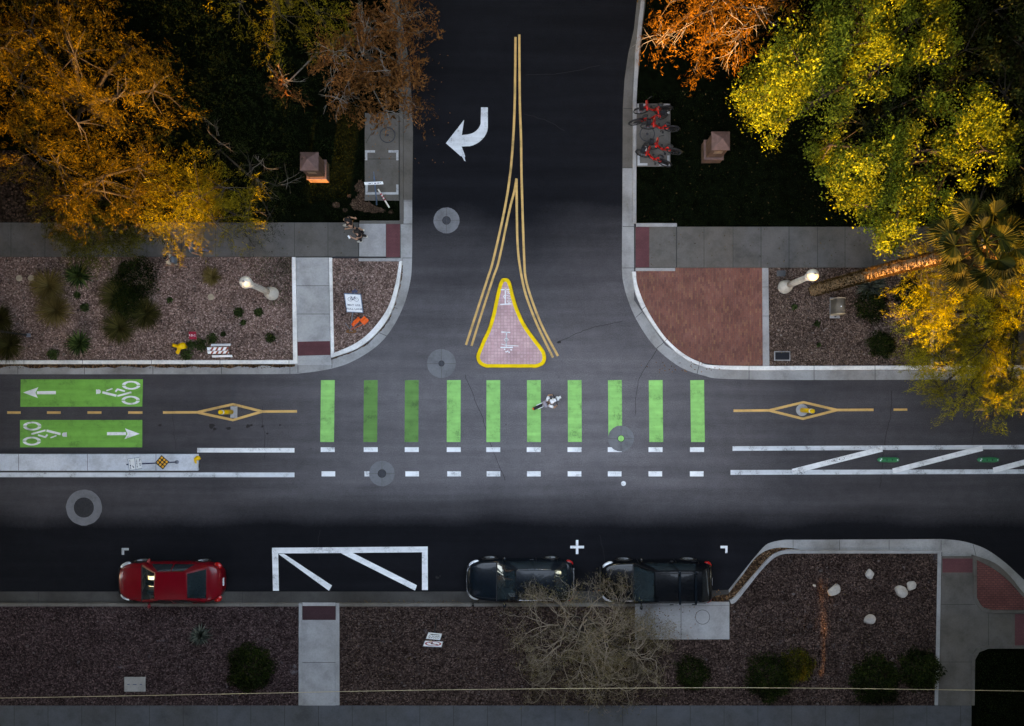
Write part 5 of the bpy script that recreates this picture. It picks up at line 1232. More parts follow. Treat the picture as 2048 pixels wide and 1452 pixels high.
c = P(409, 506, ZS); person((c.x, c.y, ZS), face(-1, .1), "person in slate top and blue jeans half hidden under the amber tree on the pavement", walk(-1, .3, .2, 1.02), M['skin2'], [('tee', M['slate_c']), ('trousers', M['blue_c']), ('shoes', M['shoe_d'])], 'short', "people walking on the pavement")

# kick scooter and its rider
hx, hy = .915, .40; hd_ = face(hx, hy); c = P(1095.5, 805, 0); c.z = 0
t = empty("electric_scooter", c, hd_, "dark stand-on scooter with white deck edges and an orange rear end on the crosswalk", "scooter")
g = MB(); g.box((0, -.10, .135), (.15, .74, .045)); g.build("deck", M['blackp'], t, bevel=.015)
for s_ in (-1, 1): g = MB(); g.box((s_ * .088, -.12, .135), (.035, .82, .06)); g.build("deck_edge", M['signwhite'], t, bevel=.012)
for y in (.50, -.56):
    g = MB(); g.lathe([(.04, -.03), (.10, -.03), (.115, 0), (.10, .03), (.04, .03)], (0, y, .115), 18, (1, 0, 0)); g.build("wheel", M['tyre'], t, smooth=True)
g = MB(); g.smooth = True; g.add([(s_ * .07, -.56 + .15 * math.cos(a_), .115 + .15 * math.sin(a_)) for s_ in (-1, 1) for a_ in [R(30 + k * 22) for k in range(7)]], [(i, i + 1, i + 8, i + 7) for i in range(6)]); g.build("rear_fender", M['blackp'], t); g = MB(); g.box((0, -.72, .20), (.10, .06, .06)); g.build("tail_reflector", M['orange'], t, bevel=.01)
g = MB(); g.tube([(0, .48, .16), (0, .40, .6), (0, .36, 1.02)], [.035, .03, .026], 8); g.build("stem", M['blackp'], t)
g = MB(); g.tube([(-.28, .30, 1.04), (0, .36, 1.05), (.28, .30, 1.04)], .02, 8); g.build("handlebar", M['blackp'], t)
g = MB(); g.smooth = True; g.add([(s_ * .055, .50 + .145 * math.cos(a_), .115 + .145 * math.sin(a_)) for s_ in (-1, 1) for a_ in [R(20 + k * 22) for k in range(7)]], [(i, i + 1, i + 8, i + 7) for i in range(6)]); g.build("front_fender", M['signwhite'], t)
g = MB(); g.box((0, .44, .74), (.20, .10, .24)); g.build("front_bag", M['signwhite'], t, bevel=.03)
J = {'pelvis': (0, -.08, 1.06), 'spine': (0, -.04, 1.25), 'chest': (0, .03, 1.45), 'neck': (0, .08, 1.60), 'head': (0, .13, 1.71), 'nose': (0, .26, 1.68), 'shL': (-.185, .03, 1.53), 'shR': (.185, .03, 1.53),
     'elbowL': (-.30, .12, 1.28), 'wristL': (-.26, .25, 1.10), 'elbowR': (.30, .12, 1.28), 'wristR': (.26, .25, 1.10),
     'hipL': (-.09, -.08, 1.01), 'hipR': (.09, -.08, 1.01), 'kneeL': (-.08, .04, .62), 'ankleL': (-.05, .10, .245), 'toeL': (-.05, .27, .19), 'kneeR': (.08, -.06, .62), 'ankleR': (.05, -.22, .245), 'toeR': (.06, -.06, .19)}
person(c, hd_, "person in white shirt and cap with grey backpack riding a scooter over the crosswalk", J, M['skin1'], [('tee', M['white_c']), ('shorts', M['grey_c']), ('shoes', M['shoe']), ('backpack', M['grey_c']), ('cap', M['white_c'])], 'short')
# ------------------------------------------------------------------ vegetation
RNG = np.random.default_rng(5)
def unit(a_): return a_ / np.maximum(np.linalg.norm(a_, axis=1, keepdims=True), 1e-9)

def leaf_mesh(name, cen, d, nrm, L, W, mat, parent, bend=0.0):
    n = len(cen); d = unit(d); side = unit(np.cross(d, nrm)); nn = np.cross(side, d)
    L = L.reshape(-1, 1); W = W.reshape(-1, 1)
    v = np.empty((n, 4, 3), np.float32)
    v[:, 0] = cen - d * L * .5; v[:, 1] = cen + side * W * .5 + nn * W * .18; v[:, 2] = cen + d * L * .5 - nn * L * bend; v[:, 3] = cen - side * W * .5 + nn * W * .18
    me = bpy.data.meshes.new(name); me.vertices.add(4 * n); me.vertices.foreach_set("co", v.reshape(-1))
    me.loops.add(4 * n); me.loops.foreach_set("vertex_index", np.arange(4 * n, dtype=np.int32)); me.polygons.add(n)
    me.polygons.foreach_set("loop_start", np.arange(0, 4 * n, 4, dtype=np.int32)); me.polygons.foreach_set("loop_total", np.full(n, 4, np.int32))
    me.materials.append(mat); me.update(calc_edges=True); me.validate()
    o = bpy.data.objects.new(name, me); C.objects.link(o); o.parent = parent; return o

def tree(name, label, base, blobs, mat, bark, dens=9.0, per=70, cr=.5, L=(.10, .16), W=(.45, .6), droop=.3, feather=False, trunk_r=.16, group=None, limbs=True, twigs=0, twigmat=None, shell=.55, zmin=.5):
    """blobs: (photo x, photo y, height, radius, vertical radius). Leaf clumps fill the blobs' outer shells; limbs reach for the clumps."""
    b = Vector(base); t = empty(name, b, 0, label, "tree", group)
    cl = []; ow = []
    for bi, (px, py, z, r, rz) in enumerate(blobs):
        c = np.array(P(px, py, z)); n = max(4, int(dens * r * r)); u = unit(RNG.normal(size=(n, 3))); q = (shell + (1 - shell) * RNG.random((n, 1))) * (1 + .12 * RNG.normal(size=(n, 1)))
        p = c + u * q * np.array([r, r, rz * 1.4]); p = p[p[:, 2] > zmin]; cl.append(p); ow += [bi] * len(p)
    cl = np.concatenate(cl); ow = np.array(ow); N = len(cl)
    cens = np.array([list(P(px, py, z)) for px, py, z, r, rz in blobs]); rads = np.array([r for _, _, _, r, _ in blobs])
    out = unit(cl - cens[ow] + np.array([0, 0, .0001]))
    per_n = RNG.poisson(per, N) + 6; idx = np.repeat(np.arange(N), per_n); M_ = len(idx)
    size = (.6 + .8 * RNG.random(N))[idx][:, None]
    if feather:
        # sprays: leaflets strung along an axis that leaves the clump outwards and droops
        ax = unit(out + RNG.normal(size=(N, 3)) * .55 + np.array([0, 0, -droop]))
        sp = RNG.integers(0, 9, M_); key = idx * 9 + sp; r1 = np.random.default_rng(9); saxis = unit(np.repeat(ax, 9, 0) + r1.normal(size=(N * 9, 3)) * .65); soff = r1.normal(size=(N * 9, 3)) * cr * .45
        s_ = RNG.random((M_, 1)); cen = cl[idx] + soff[key] + saxis[key] * (s_ * cr * 1.5) + np.array([0, 0, -1.]) * (s_ ** 2) * droop * cr + RNG.normal(size=(M_, 3)) * .05
        d = unit(saxis[key] + RNG.normal(size=(M_, 3)) * .45)
    else:
        cen = cl[idx] + RNG.normal(size=(M_, 3)) * cr * .5 * size * np.array([1, 1, .7]); d = unit(out[idx] * .8 + RNG.normal(size=(M_, 3)) + np.array([0, 0, -droop]))
    nrm = unit(out[idx] * 1.1 + RNG.normal(size=(M_, 3)) * .65 + np.array([0, -.2, .5]))
    Ls = (L[0] + L[1]) / 2 * np.exp(RNG.normal(size=M_) * .32); Ws = Ls * RNG.uniform(W[0], W[1], M_)
    leaf_mesh("crown", cen - np.array(b), d, nrm, Ls, Ws, mat, t, .1)
    g = MB(); g.smooth = True
    if limbs:
        zc = cens[:, 2].mean(); fork = Vector((0, 0, max(.8, zc * .38)))
        g.tube([(0, 0, -.1), fork * .5 + Vector((.05, .03, 0)), fork], [trunk_r * 1.25, trunk_r, trunk_r * .9], 10)
        for bi in range(len(blobs)):
            cb = Vector(cens[bi]) - b; mid = fork.lerp(cb, .5) + Vector((0, 0, .25)); g.tube([fork, mid, cb], [trunk_r * .6, trunk_r * .4, trunk_r * .22], 7)
            mine = np.where(ow == bi)[0]; RNG.shuffle(mine)
            for k in mine[:max(6, int(len(mine) * .35))]:
                p = Vector(cl[k]) - b; m_ = cb.lerp(p, .55) + Vector(RNG.normal(size=3) * .12); g.tube([cb, m_, p], [trunk_r * .16, trunk_r * .1, .010], 4, False)
    if twigs:
        g.mi = 1; pick = RNG.permutation(N)[:twigs]
        for k in pick:
            p0 = Vector(cl[k]) - b; o_ = Vector(out[k]); 
            for _ in range(3):
                d0 = (o_ + Vector(RNG.normal(size=3) * .5) + Vector((0, 0, .15))).normalized(); q = p0 - d0 * .35; pts = [q]
                for s in range(5): d0 = (d0 + Vector(RNG.normal(size=3) * .22) + Vector((0, 0, -.10))).normalized(); pts.append(pts[-1] + d0 * .24)
                g.tube(pts, [.016, .014, .012, .010, .007, .004], 4, False)
                for s in (2, 3, 4):
                    d1 = (d0 + Vector(RNG.normal(size=3) * .6)).normalized(); g.tube([pts[s], pts[s] + d1 * .2, pts[s] + d1 * .38 + Vector((0, 0, -.05))], [.008, .006, .003], 3, False)
    if len(g.v): g.build("trunk", [bark, twigmat or bark], t)
    return t

M['lf_amber'] = leaf_mat("amber_leaf", (0.0177, 0.0148, 0.0029), (0.0677, 0.0457, 0.0043), (0.1693, 0.1021, 0.0086))
M['lf_olive'] = leaf_mat("olive_leaf", (0.0224, 0.0272, 0.0048), (0.0544, 0.0576, 0.0080), (0.1200, 0.1088, 0.0128))
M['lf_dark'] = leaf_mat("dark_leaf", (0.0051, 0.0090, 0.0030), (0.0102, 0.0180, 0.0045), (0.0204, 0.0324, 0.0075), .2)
M['lf_rust'] = leaf_mat("rust_leaf", (0.09, 0.036, 0.012), (0.20, 0.080, 0.024), (0.33, 0.14, 0.045))
M['lf_lime'] = leaf_mat("yellow_green_leaf", (0.0320, 0.0511, 0.0058), (0.1088, 0.1411, 0.0130), (0.2432, 0.2621, 0.0259))
M['lf_gold'] = leaf_mat("golden_leaf", (0.0480, 0.0448, 0.0048), (0.1440, 0.1184, 0.0080), (0.2640, 0.2000, 0.0160))
M['lf_orange'] = leaf_mat("orange_leaf", (0.0560, 0.0256, 0.0048), (0.1440, 0.0608, 0.0080), (0.2560, 0.1088, 0.0160))
M['lf_lime2'] = leaf_mat("weeping_leaf", (0.0840, 0.0875, 0.0070), (0.2363, 0.2100, 0.0140), (0.4113, 0.3412, 0.0262))
M['lf_palm'] = leaf_mat("palm_leaf", (0.009, 0.011, 0.002), (0.020, 0.022, 0.003), (0.055, 0.046, 0.006), .2)
M['lf_dead'] = leaf_mat("dead_palm_leaf", (0.0500, 0.0280, 0.0100), (0.1000, 0.0580, 0.0200), (0.1600, 0.0950, 0.0350), .2)
M['gr_gold'] = leaf_mat("straw_blade", (0.1040, 0.0750, 0.0225), (0.1768, 0.1300, 0.0450), (0.2392, 0.1800, 0.0720))
M['gr_olive'] = leaf_mat("olive_blade", (0.0225, 0.0240, 0.0075), (0.0562, 0.0525, 0.0150), (0.1125, 0.0938, 0.0300))
M['gr_green'] = leaf_mat("yucca_blade", (0.016, 0.035, 0.012), (0.04, 0.075, 0.02), (0.12, 0.17, 0.05), .15)
M['gr_grey'] = leaf_mat("grey_blade", (0.035, 0.05, 0.042), (0.08, 0.10, 0.085), (0.18, 0.19, 0.15), .15)
M['lf_weed'] = leaf_mat("weed_leaf", (0.02, 0.035, 0.012), (0.04, 0.065, 0.02), (0.075, 0.105, 0.03))
M['lf_bush'] = leaf_mat("bush_leaf", (0.004, 0.008, 0.002), (0.010, 0.018, 0.004), (0.030, 0.042, 0.008), .2)

B = lambda px, py: P(px, py, .08)
M['bark_d'] = simple('dark_bark', (0.022, 0.017, 0.013), .9, 0, .3, 8); M['twig_d'] = simple('grey_brown_twig', (0.10, 0.085, 0.07), .9, 0, .3, 6)
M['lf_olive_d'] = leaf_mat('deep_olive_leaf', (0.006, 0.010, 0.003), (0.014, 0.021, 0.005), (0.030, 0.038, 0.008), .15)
FE = dict(feather=True, L=(.06, .115), W=(.13, .20))
LT = "feathery trees over the north-west lawn"
tree("feathery_tree", "largest amber feathery tree filling the corner over the north-west lawn", B(230, 250), [(60, 60, 6.0, 1.7, 1.1), (150, 110, 6.6, 1.7, 1.1), (40, 170, 5.6, 1.6, 1.0), (235, 195, 6.4, 1.3, 1.0), (305, 180, 6.0, 1.0, .9), (155, 245, 6.0, 1.4, 1.0), (10, 95, 5.2, 1.5, 1.0), (265, 95, 4.2, 1.0, .8), (110, -20, 5.4, 1.5, 1.0)], M['lf_amber'], M['bark_d'], 9, 320, .5, droop=.55, group=LT, trunk_r=.2, **FE)
tree("feathery_tree", "amber feathery tree nearest the bare soil, drooping over the pavement beside two walkers", B(205, 395), [(115, 325, 4.8, 1.5, 1.0), (205, 360, 5.0, 1.5, 1.0), (275, 335, 4.8, 1.2, .9), (70, 305, 4.2, 1.2, .9), (260, 395, 4.2, 1.1, .8), (150, 390, 4.0, 1.2, .8)], M['lf_amber'], M['bark_d'], 9, 320, .48, droop=.6, group=LT, trunk_r=.16, **FE)
tree("feathery_tree", "dark drooping tree spreading over the pavement below the amber crowns", B(235, 435), [(150, 450, 2.2, 1.1, .6), (240, 455, 2.2, 1.1, .6), (310, 435, 2.2, .7, .5), (185, 490, 1.9, .75, .4), (235, 485, 1.9, .7, .4), (120, 430, 2.4, .9, .6)], M['lf_olive'], M['bark_d'], 16, 420, .45, droop=.9, group=LT, trunk_r=.12, **FE)
tree("feathery_tree", "golden feathery tree between the dark drooping tree and the brick pillar", B(440, 400), [(400, 395, 4.4, 1.3, .9), (450, 375, 4.2, 1.0, .8), (365, 435, 4.0, 1.1, .8), (430, 445, 3.8, 1.1, .8), (350, 385, 4.4, 1.0, .8), (470, 430, 3.2, .9, .7)], M['lf_gold'], M['bark_d'], 12, 280, .45, droop=.55, group=LT, trunk_r=.14, **FE)
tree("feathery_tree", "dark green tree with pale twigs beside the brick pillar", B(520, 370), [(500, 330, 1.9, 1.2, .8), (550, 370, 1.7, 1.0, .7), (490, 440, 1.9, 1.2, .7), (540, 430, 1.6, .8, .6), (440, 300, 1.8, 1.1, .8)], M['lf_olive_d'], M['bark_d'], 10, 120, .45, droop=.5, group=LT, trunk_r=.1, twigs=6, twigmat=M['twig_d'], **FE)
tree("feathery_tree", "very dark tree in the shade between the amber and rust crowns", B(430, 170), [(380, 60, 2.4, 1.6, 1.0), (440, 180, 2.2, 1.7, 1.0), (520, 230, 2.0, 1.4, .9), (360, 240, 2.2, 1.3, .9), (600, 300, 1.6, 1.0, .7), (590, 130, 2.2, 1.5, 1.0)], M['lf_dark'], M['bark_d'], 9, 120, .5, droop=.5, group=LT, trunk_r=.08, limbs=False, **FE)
tree("feathery_tree", "yellow-topped tree with orange leaf tips beside the rust-leaved tree", B(580, 10), [(480, 5, 5.6, .8, .7), (560, 30, 5.6, 1.1, .9), (630, 20, 5.4, 1.0, .8), (550, 85, 4.6, .7, .6), (600, -50, 6.0, 1.5, 1.0)], M['lf_gold'], M['bark_d'], 11, 180, .45, droop=.5, group=LT, trunk_r=.14, **FE)
tree("feathery_tree", "rust-leaved tree with bare grey twigs reaching over the bicycle pad and the turn arrow's street", B(700, 90), [(660, 110, 2.5, 1.0, .6), (720, 130, 2.8, 1.2, .6), (780, 150, 2.8, 1.0, .6), (700, 190, 2.3, .9, .5), (800, 195, 2.6, .75, .5), (770, 225, 2.4, .6, .4), (830, 210, 2.5, .4, .3), (800, 60, 3.0, .9, .6), (570, 170, 2.2, .6, .6), (840, 65, 3.0, .5, .4), (740, 60, 2.8, 1.1, .6), (825, 140, 2.8, .7, .5), (815, 25, 3.0, .8, .5)], M['lf_rust'], M['twig_d'], 14, 95, .42, droop=.4, group=LT, trunk_r=.10, twigs=20, twigmat=M['twig'], feather=True, L=(.10, .17), W=(.22, .36), shell=.3)

RT = "leafy trees over the north-east lawn"
LF = dict(L=(.065, .115), W=(.40, .62), droop=.15)
tree("leafy_tree", "orange-brown tree with pale branches beside the side street and red bicycles", B(1420, 20), [(1340, 5, 5.4, 1.0, .8), (1410, 25, 5.6, 1.2, .8), (1490, 15, 5.6, 1.2, .8), (1570, 0, 5.2, 1.1, .8), (1410, 85, 4.6, .8, .6), (1320, 80, 3.4, .5, .4), (1390, 140, 2.4, .4, .3), (1480, 80, 4.6, .8, .6)], M['lf_orange'], M['bark'], 12, 140, .42, droop=.4, group=RT, trunk_r=.12, feather=True, L=(.08, .14), W=(.16, .26), twigs=10, twigmat=M['twig'])
tree("leafy_tree", "large yellow-green tree spreading over the dark lawn by the brick pillar", B(1700, 180), [(1530, 190, 5.6, 1.1, .9), (1600, 130, 6.4, 1.3, 1.0), (1680, 90, 6.8, 1.3, 1.0), (1560, 250, 4.6, .9, .8), (1650, 190, 6.4, 1.3, 1.0), (1730, 50, 6.4, 1.2, 1.0), (1760, 130, 6.2, 1.2, .9), (1850, 110, 6.0, 1.1, .9), (1700, 10, 6.2, 1.2, .9), (1830, 40, 5.8, 1.3, 1.0), (1545, 130, 5.6, .8, .7)], M['lf_lime'], M['bark_d'], 13, 260, .42, group=RT, trunk_r=.22, **LF)
tree("leafy_tree", "yellow-green tree whose crown hangs over the pavement above the palm trunk", B(1840, 350), [(1690, 340, 5.4, 1.0, .8), (1760, 330, 6.2, 1.2, .9), (1840, 300, 6.4, 1.3, 1.0), (1730, 410, 5.4, 1.0, .8), (1800, 410, 6.0, 1.2, .9), (1870, 390, 6.0, 1.1, .9), (1790, 465, 5.0, .8, .7), (1920, 230, 6.2, 1.2, .9), (1970, 300, 6.0, 1.2, .9), (1660, 290, 4.8, .7, .6)], M['lf_lime'], M['bark_d'], 13, 260, .42, group=RT, trunk_r=.2, **LF)
tree("leafy_tree", "dark green shaded tree behind the yellow-green crowns", B(1990, 130), [(1930, 100, 5.0, 1.4, .9), (2010, 190, 5.4, 1.6, 1.0), (2030, 320, 5.2, 1.4, 1.0), (1990, 20, 5.0, 1.6, .9), (1960, 400, 3.4, 1.2, .8), (1850, 200, 4.2, 1.3, .8), (1730, 250, 3.6, 1.2, .8), (1780, 220, 4.0, 1.1, .8), (1900, 300, 4.4, 1.2, .8), (2040, 90, 5.0, 1.4, 1.0)], M['lf_olive_d'], M['bark_d'], 10, 140, .45, group=RT, trunk_r=.16, **LF)
tree("feathery_tree", "golden weeping tree under the palm, reaching over the kerb into the road", B(1985, 640), [(1990, 575, 5.4, 1.0, .8), (2040, 520, 5.6, 1.1, .8), (1850, 540, 4.6, .7, .5), (1900, 640, 4.2, 1.1, .9), (1970, 690, 4.6, 1.3, 1.0), (1890, 730, 3.8, .9, .7), (1940, 770, 3.8, 1.0, .7), (2020, 760, 4.4, 1.2, .9), (1840, 570, 4.4, .8, .6), (1910, 580, 4.8, 1.1, .8), (2030, 640, 4.8, 1.2, .9), (1830, 660, 3.0, .8, .5), (1920, 805, 3.2, .55, .4), (1990, 800, 3.6, .8, .6), (1960, 640, 3.8, 1.2, .9), (1890, 690, 3.4, .9, .7), (1840, 620, 4.0, .8, .6), (1880, 775, 3.4, .6, .4), (2000, 720, 3.8, 1.3, .9)], M['lf_lime2'], M['bark_d'], 14, 330, .45, droop=.5, trunk_r=.16, twigs=3, twigmat=M['twig_d'], **FE)

M['lf_litter'] = leaf_mat('fallen_leaf', (0.03, 0.016, 0.008), (0.07, 0.042, 0.02), (0.13, 0.085, 0.035), .1)
M['lf_fuzz'] = leaf_mat('dry_twiglet', (0.0425, 0.0328, 0.0144), (0.1062, 0.0819, 0.0374), (0.2125, 0.1677, 0.0648), .15)
M['twig_m'] = simple('mesquite_twig', (0.20, 0.155, 0.115), .9, 0, .35, 6)
# ------------------------------------------------------------------ fan palm
b = P(1626, 581, ZB); t = empty("palm_tree", b, 0, "tall fan palm whose rough trunk leans across the gravel bed to a crown of fans", "palm")
pts = [P(1626, 581, .05), P(1700, 560, 2.2), P(1790, 535, 5.0), P(1890, 512, 7.6), P(1972, 486, 9.6)]; pts = [Vector(q) - b for q in crom([tuple(q) for q in pts], 12)]
n = len(pts); g = MB(); g.smooth = True; g.tube(pts, [.25 - .02 * min(1, i / 6) + .015 * math.sin(i * 2.1) - .06 * i / n for i in range(n)], 14); g.build("trunk", M['palmbark'], t)
ce, dd_, nm_ = [], [], []
for k in range(5200):
    f = RNG.random() ** .9 * .985 + .012; i = f * (n - 1); i0 = int(i); p = pts[i0].lerp(pts[min(i0 + 1, n - 1)], i - i0); a_ = RNG.random() * 2 * math.pi
    if f < .12 and RNG.random() < .6: continue
    o_ = Vector((math.cos(a_), math.sin(a_), .0)); rr = .215 - .05 * f
    ce.append(p + o_ * (rr + .05) + Vector((0, 0, .0))); dd_.append(o_ * .75 + Vector((RNG.normal() * .2, RNG.normal() * .2, .9))); nm_.append(o_)
leaf_mesh("leaf_boots", np.array(ce), np.array(dd_), np.array(nm_), RNG.uniform(.10, .24, len(ce)), RNG.uniform(.025, .06, len(ce)), M['lf_dead'], t)
top = pts[-1]
def fan(az, el, ln, rad, mat, nm):
    g = MB(); d = Vector((math.cos(az) * math.cos(el), math.sin(az) * math.cos(el), math.sin(el))); side = d.cross(Vector((0, 0, 1))).normalized(); up = side.cross(d)
    hub = top + d * ln + Vector((0, 0, -.10 * ln)); g.tube([top, top + d * ln * .5 + Vector((0, 0, .03)), hub], [.035, .025, .018], 5)
    ns = 34
    for k in range(ns):
        a_ = (k / (ns - 1) - .5) * R(250); r_ = rad * (.80 + .2 * math.cos(a_)) * RNG.uniform(.92, 1.05)
        dk = (d * math.cos(a_) + side * math.sin(a_)).normalized(); wv = up.lerp(dk, .0); tilt = up * (.10 * math.cos(a_ * 17))
        sd_ = dk.cross(up).normalized() * rad * .055
        m_ = hub + dk * r_ * .62 + up * (.05 * math.cos(a_)) + tilt * .15; e_ = hub + dk * r_ - Vector((0, 0, 1)) * r_ * RNG.uniform(.10, .32)
        fold = up * rad * .028
        g.add([hub, m_ + sd_ - fold, e_, m_ - sd_ - fold, m_ + fold], [(0, 1, 4), (1, 2, 4), (0, 4, 3), (4, 2, 3)])
    return g.build(nm, mat, t)
for az, el, ln in ((186, 12, 1.1), (215, -2, 1.0), (160, -8, 1.1), (243, -12, 1.0), (120, 8, 1.1), (88, 28, 1.0), (275, 2, 1.0), (305, 8, 1.0), (345, 20, .9), (30, -4, 1.0), (205, 42, .7), (285, 36, .8), (135, 42, .7), (20, 60, .5)): fan(R(az), R(el), ln, RNG.uniform(.66, .84), M['lf_palm'], "frond")
for k in range(20): fan(k * .33 + .1, R(-60 + 34 * RNG.random()), RNG.uniform(.45, .7), RNG.uniform(.5, .65), M['lf_dead'], "dead_frond")

# ------------------------------------------------------------------ leafless tree by the parked cars
b = P(1166, 1266, ZB); t = empty("bare_tree", b, 0, "nearly leafless grey-twigged tree spreading between the two dark cars", "tree")
g = MB(); g.smooth = True; tw = MB(); tw.smooth = True; tips = []; rb = random.Random(21); mids = []
def grow(p, d, r, depth, ln):
    pts_ = [p]; dd2 = d.copy()
    for s in range(4):
        dd2 = (dd2 + Vector((rb.gauss(0, .24), rb.gauss(0, .24), rb.gauss(0, .16) - .03 * depth + .02))).normalized(); q = pts_[-1] + dd2 * ln / 4
        q.z = max(.8, min(q.z, 5.4)); pts_.append(q)
    tgt = g if depth < 3 else tw
    tgt.tube(pts_, [r, r * .92, r * .84, r * .76, r * .68], 7 if depth < 3 else 4 if depth < 5 else 3, False)
    if depth >= 8: tips.append(pts_[-1]); return
    if depth >= 4: mids.append(pts_[2])
    for k in range(2 if depth < 2 or rb.random() < .55 else 3):
        nd = (dd2 + Vector((rb.gauss(0, .6), rb.gauss(0, .6), rb.gauss(.02, .28)))).normalized(); grow(pts_[-1] if k < 2 else pts_[2], nd, max(.0055, r * .62), depth + 1, ln * rb.uniform(.70, .88))
g.tube([(0, 0, -.1), (.02, .03, .5), (.03, .05, .95)], [.20, .17, .15], 10)
for az in (12, 45, 70, 100, 128, 160, 205, 250, 292, 335):
    dv = Vector((math.cos(R(az)), math.sin(R(az)), rb.uniform(.55, 1.1))).normalized(); grow(Vector((.03, .05, .95)), dv, .075, 1, rb.uniform(1.1, 1.3) * (1.12 if 30 < az < 80 else 1))
g.build("trunk", M['bark_d'], t); tw.build("twigs", M['twig_m'], t)
tp = np.array([list(q) for q in tips + mids]); k = len(tp); NB = 20000; pick = RNG.integers(0, k, NB); ce = tp[pick] + RNG.normal(size=(NB, 3)) * .13
leaf_mesh("leaves", ce, RNG.normal(size=(NB, 3)), RNG.normal(size=(NB, 3)) + np.array([0, 0, 1]), RNG.uniform(.06, .14, NB), RNG.uniform(.008, .028, NB), M['lf_fuzz'], t)

# ------------------------------------------------------------------ grasses, yuccas, bushes, weeds
def grass_clump(px, py, r, mat, label, n=420, nm="grass_clump", cat="grass clump", grp="ornamental grass clumps in the north-west bed", wd=.016, h=.75):
    b = P(px, py, ZB); t_ = None; n = int(n); a_ = RNG.random(n) * 2 * math.pi; tl = RNG.random(n) ** .7 * 1.15 + .08; ln = r * RNG.uniform(.75, 1.12, n) * 1.12
    V_ = np.empty((n, 7, 3), np.float32); side = np.stack([-np.sin(a_), np.cos(a_), a_ * 0], 1)
    base = np.stack([np.cos(a_), np.sin(a_), a_ * 0], 1) * (RNG.random((n, 1)) * .09)
    for s, f in enumerate((0, .4, .75, 1.0)):
        th = tl * (f ** 1.0) * 1.15; rad_ = ln * f * np.sin(np.minimum(tl + .25 * f, 1.5)); z = ln * h * f * np.cos(np.minimum(tl * .8 + .45 * f, 1.45)) * 1.0
        c = base + np.stack([np.cos(a_) * rad_, np.sin(a_) * rad_, np.maximum(z, .02)], 1); w_ = wd * (1 - f) ** .6
        if s < 3: V_[:, 2 * s] = c + side * w_; V_[:, 2 * s + 1] = c - side * w_
        else: V_[:, 6] = c
    vv = V_.reshape(-1, 3).tolist(); ff = []
    for i in range(n): k = i * 7; ff += [(k, k + 1, k + 3, k + 2), (k + 2, k + 3, k + 5, k + 4), (k + 4, k + 5, k + 6)]
    me = bpy.data.meshes.new(nm); me.from_pydata(vv, [], ff); me.materials.append(mat); o = bpy.data.objects.new(nm, me); C.objects.link(o); o.location = b; o.rotation_euler = (0, 0, RNG.random() * 6); return tag(o, label, cat, grp)
for px, py, r, mt, lb in ((100, 572, .78, 'gr_gold', "palest straw-coloured grass clump, next to a round sandy lid"), (113, 621, .80, 'gr_gold', "straw-coloured grass clump just south of the palest clump"), (238, 592, .85, 'gr_olive', "olive grass clump against the dark green shrub mass"),
                          (241, 655, .78, 'gr_olive', "olive grass clump at the foot of the dark shrub mass, nearest the red plate's level"), (293, 628, .76, 'gr_olive', "olive grass clump on the side of the shrub mass facing the lamp post"), (20, 690, .80, 'gr_olive', "olive grass clump beneath the sloping dark bar"), (2, 640, .7, 'gr_olive', "olive grass clump on the far side of the sloping dark bar"),
                          (424, 553, .42, 'gr_gold', "small orange-straw tuft standing alone near the lamp post")):
    grass_clump(px, py, r, M[mt], lb, 520 if r > .5 else 260)
def yucca(px, py, r, mat, label, n=90, z=ZB, wd=.05, nm="yucca", cat="yucca"):
    b = P(px, py, z); g = MB()
    for k in range(n):
        a_ = k * 2.39996; el = R(85 - 88 * (k / n) ** .8) + RNG.normal() * .08; d = Vector((math.cos(a_) * math.cos(el), math.sin(a_) * math.cos(el), math.sin(el))); sd_ = d.cross(Vector((0, 0, 1))).normalized(); up = sd_.cross(d); ln = r * RNG.uniform(.8, 1.08); w_ = wd * RNG.uniform(.8, 1.1)
        o_ = Vector((0, 0, .16)); g.add([o_, o_ + d * ln * .4 + sd_ * w_ + up * .02, o_ + d * ln - Vector((0, 0, .04)), o_ + d * ln * .4 - sd_ * w_ + up * .02, o_ + d * ln * .42 - up * .01], [(0, 1, 4), (1, 2, 4), (0, 4, 3), (4, 2, 3)])
    o = g.build(nm, mat); o.location = b; return tag(o, label, cat)
yucca(163, 553, .72, M['gr_green'], "dark green yucca between the straw grasses and the tree-shaded pavement"); yucca(165, 688, .70, M['gr_green'], "bright-hearted green yucca close to the white kerb"); yucca(404, 1268, .56, M['gr_grey'], "grey agave-like yucca alone in the dark gravel below the red car"); yucca(1736, 574, .85, M['gr_grey'], "grey-green yucca sprouting above the dark bush under the palm trunk", 120)
def bush(px, py, r, h, mat, label, n=1500, L=.09, grp=None, nm="bush", cat="bush", z=ZB):
    b = P(px, py, z); u = unit(RNG.normal(size=(n, 3))); u[:, 2] = np.abs(u[:, 2]); lob = 1 + .16 * np.sin(u[:, :1] * 5 + px) * np.cos(u[:, 1:2] * 6 + py); q = ((.55 if nm == 'bush' else .08) + (.5 if nm == 'bush' else .92) * RNG.random((n, 1)) ** .6) * lob
    c = u * q * np.array([r, r, h]) + RNG.normal(size=(n, 3)) * (.05 if nm == 'bush' else .015); d = unit(u * .9 + RNG.normal(size=(n, 3)) * .7); nr = unit(u + RNG.normal(size=(n, 3)) * .5)
    Ls = RNG.uniform(.7, 1.3, n) * L; o = leaf_mesh(nm, c, d, nr, Ls, Ls * RNG.uniform(.35, .6, n), mat, None); o.location = b; return tag(o, label, cat, grp)
bush(276, 560, .95, .8, M['lf_bush'], "broad dark shrub behind the olive grasses in the north-west bed", 3600); bush(262, 605, .75, .8, M['lf_bush'], "dark shrub tucked between three olive grass clumps", 2600)
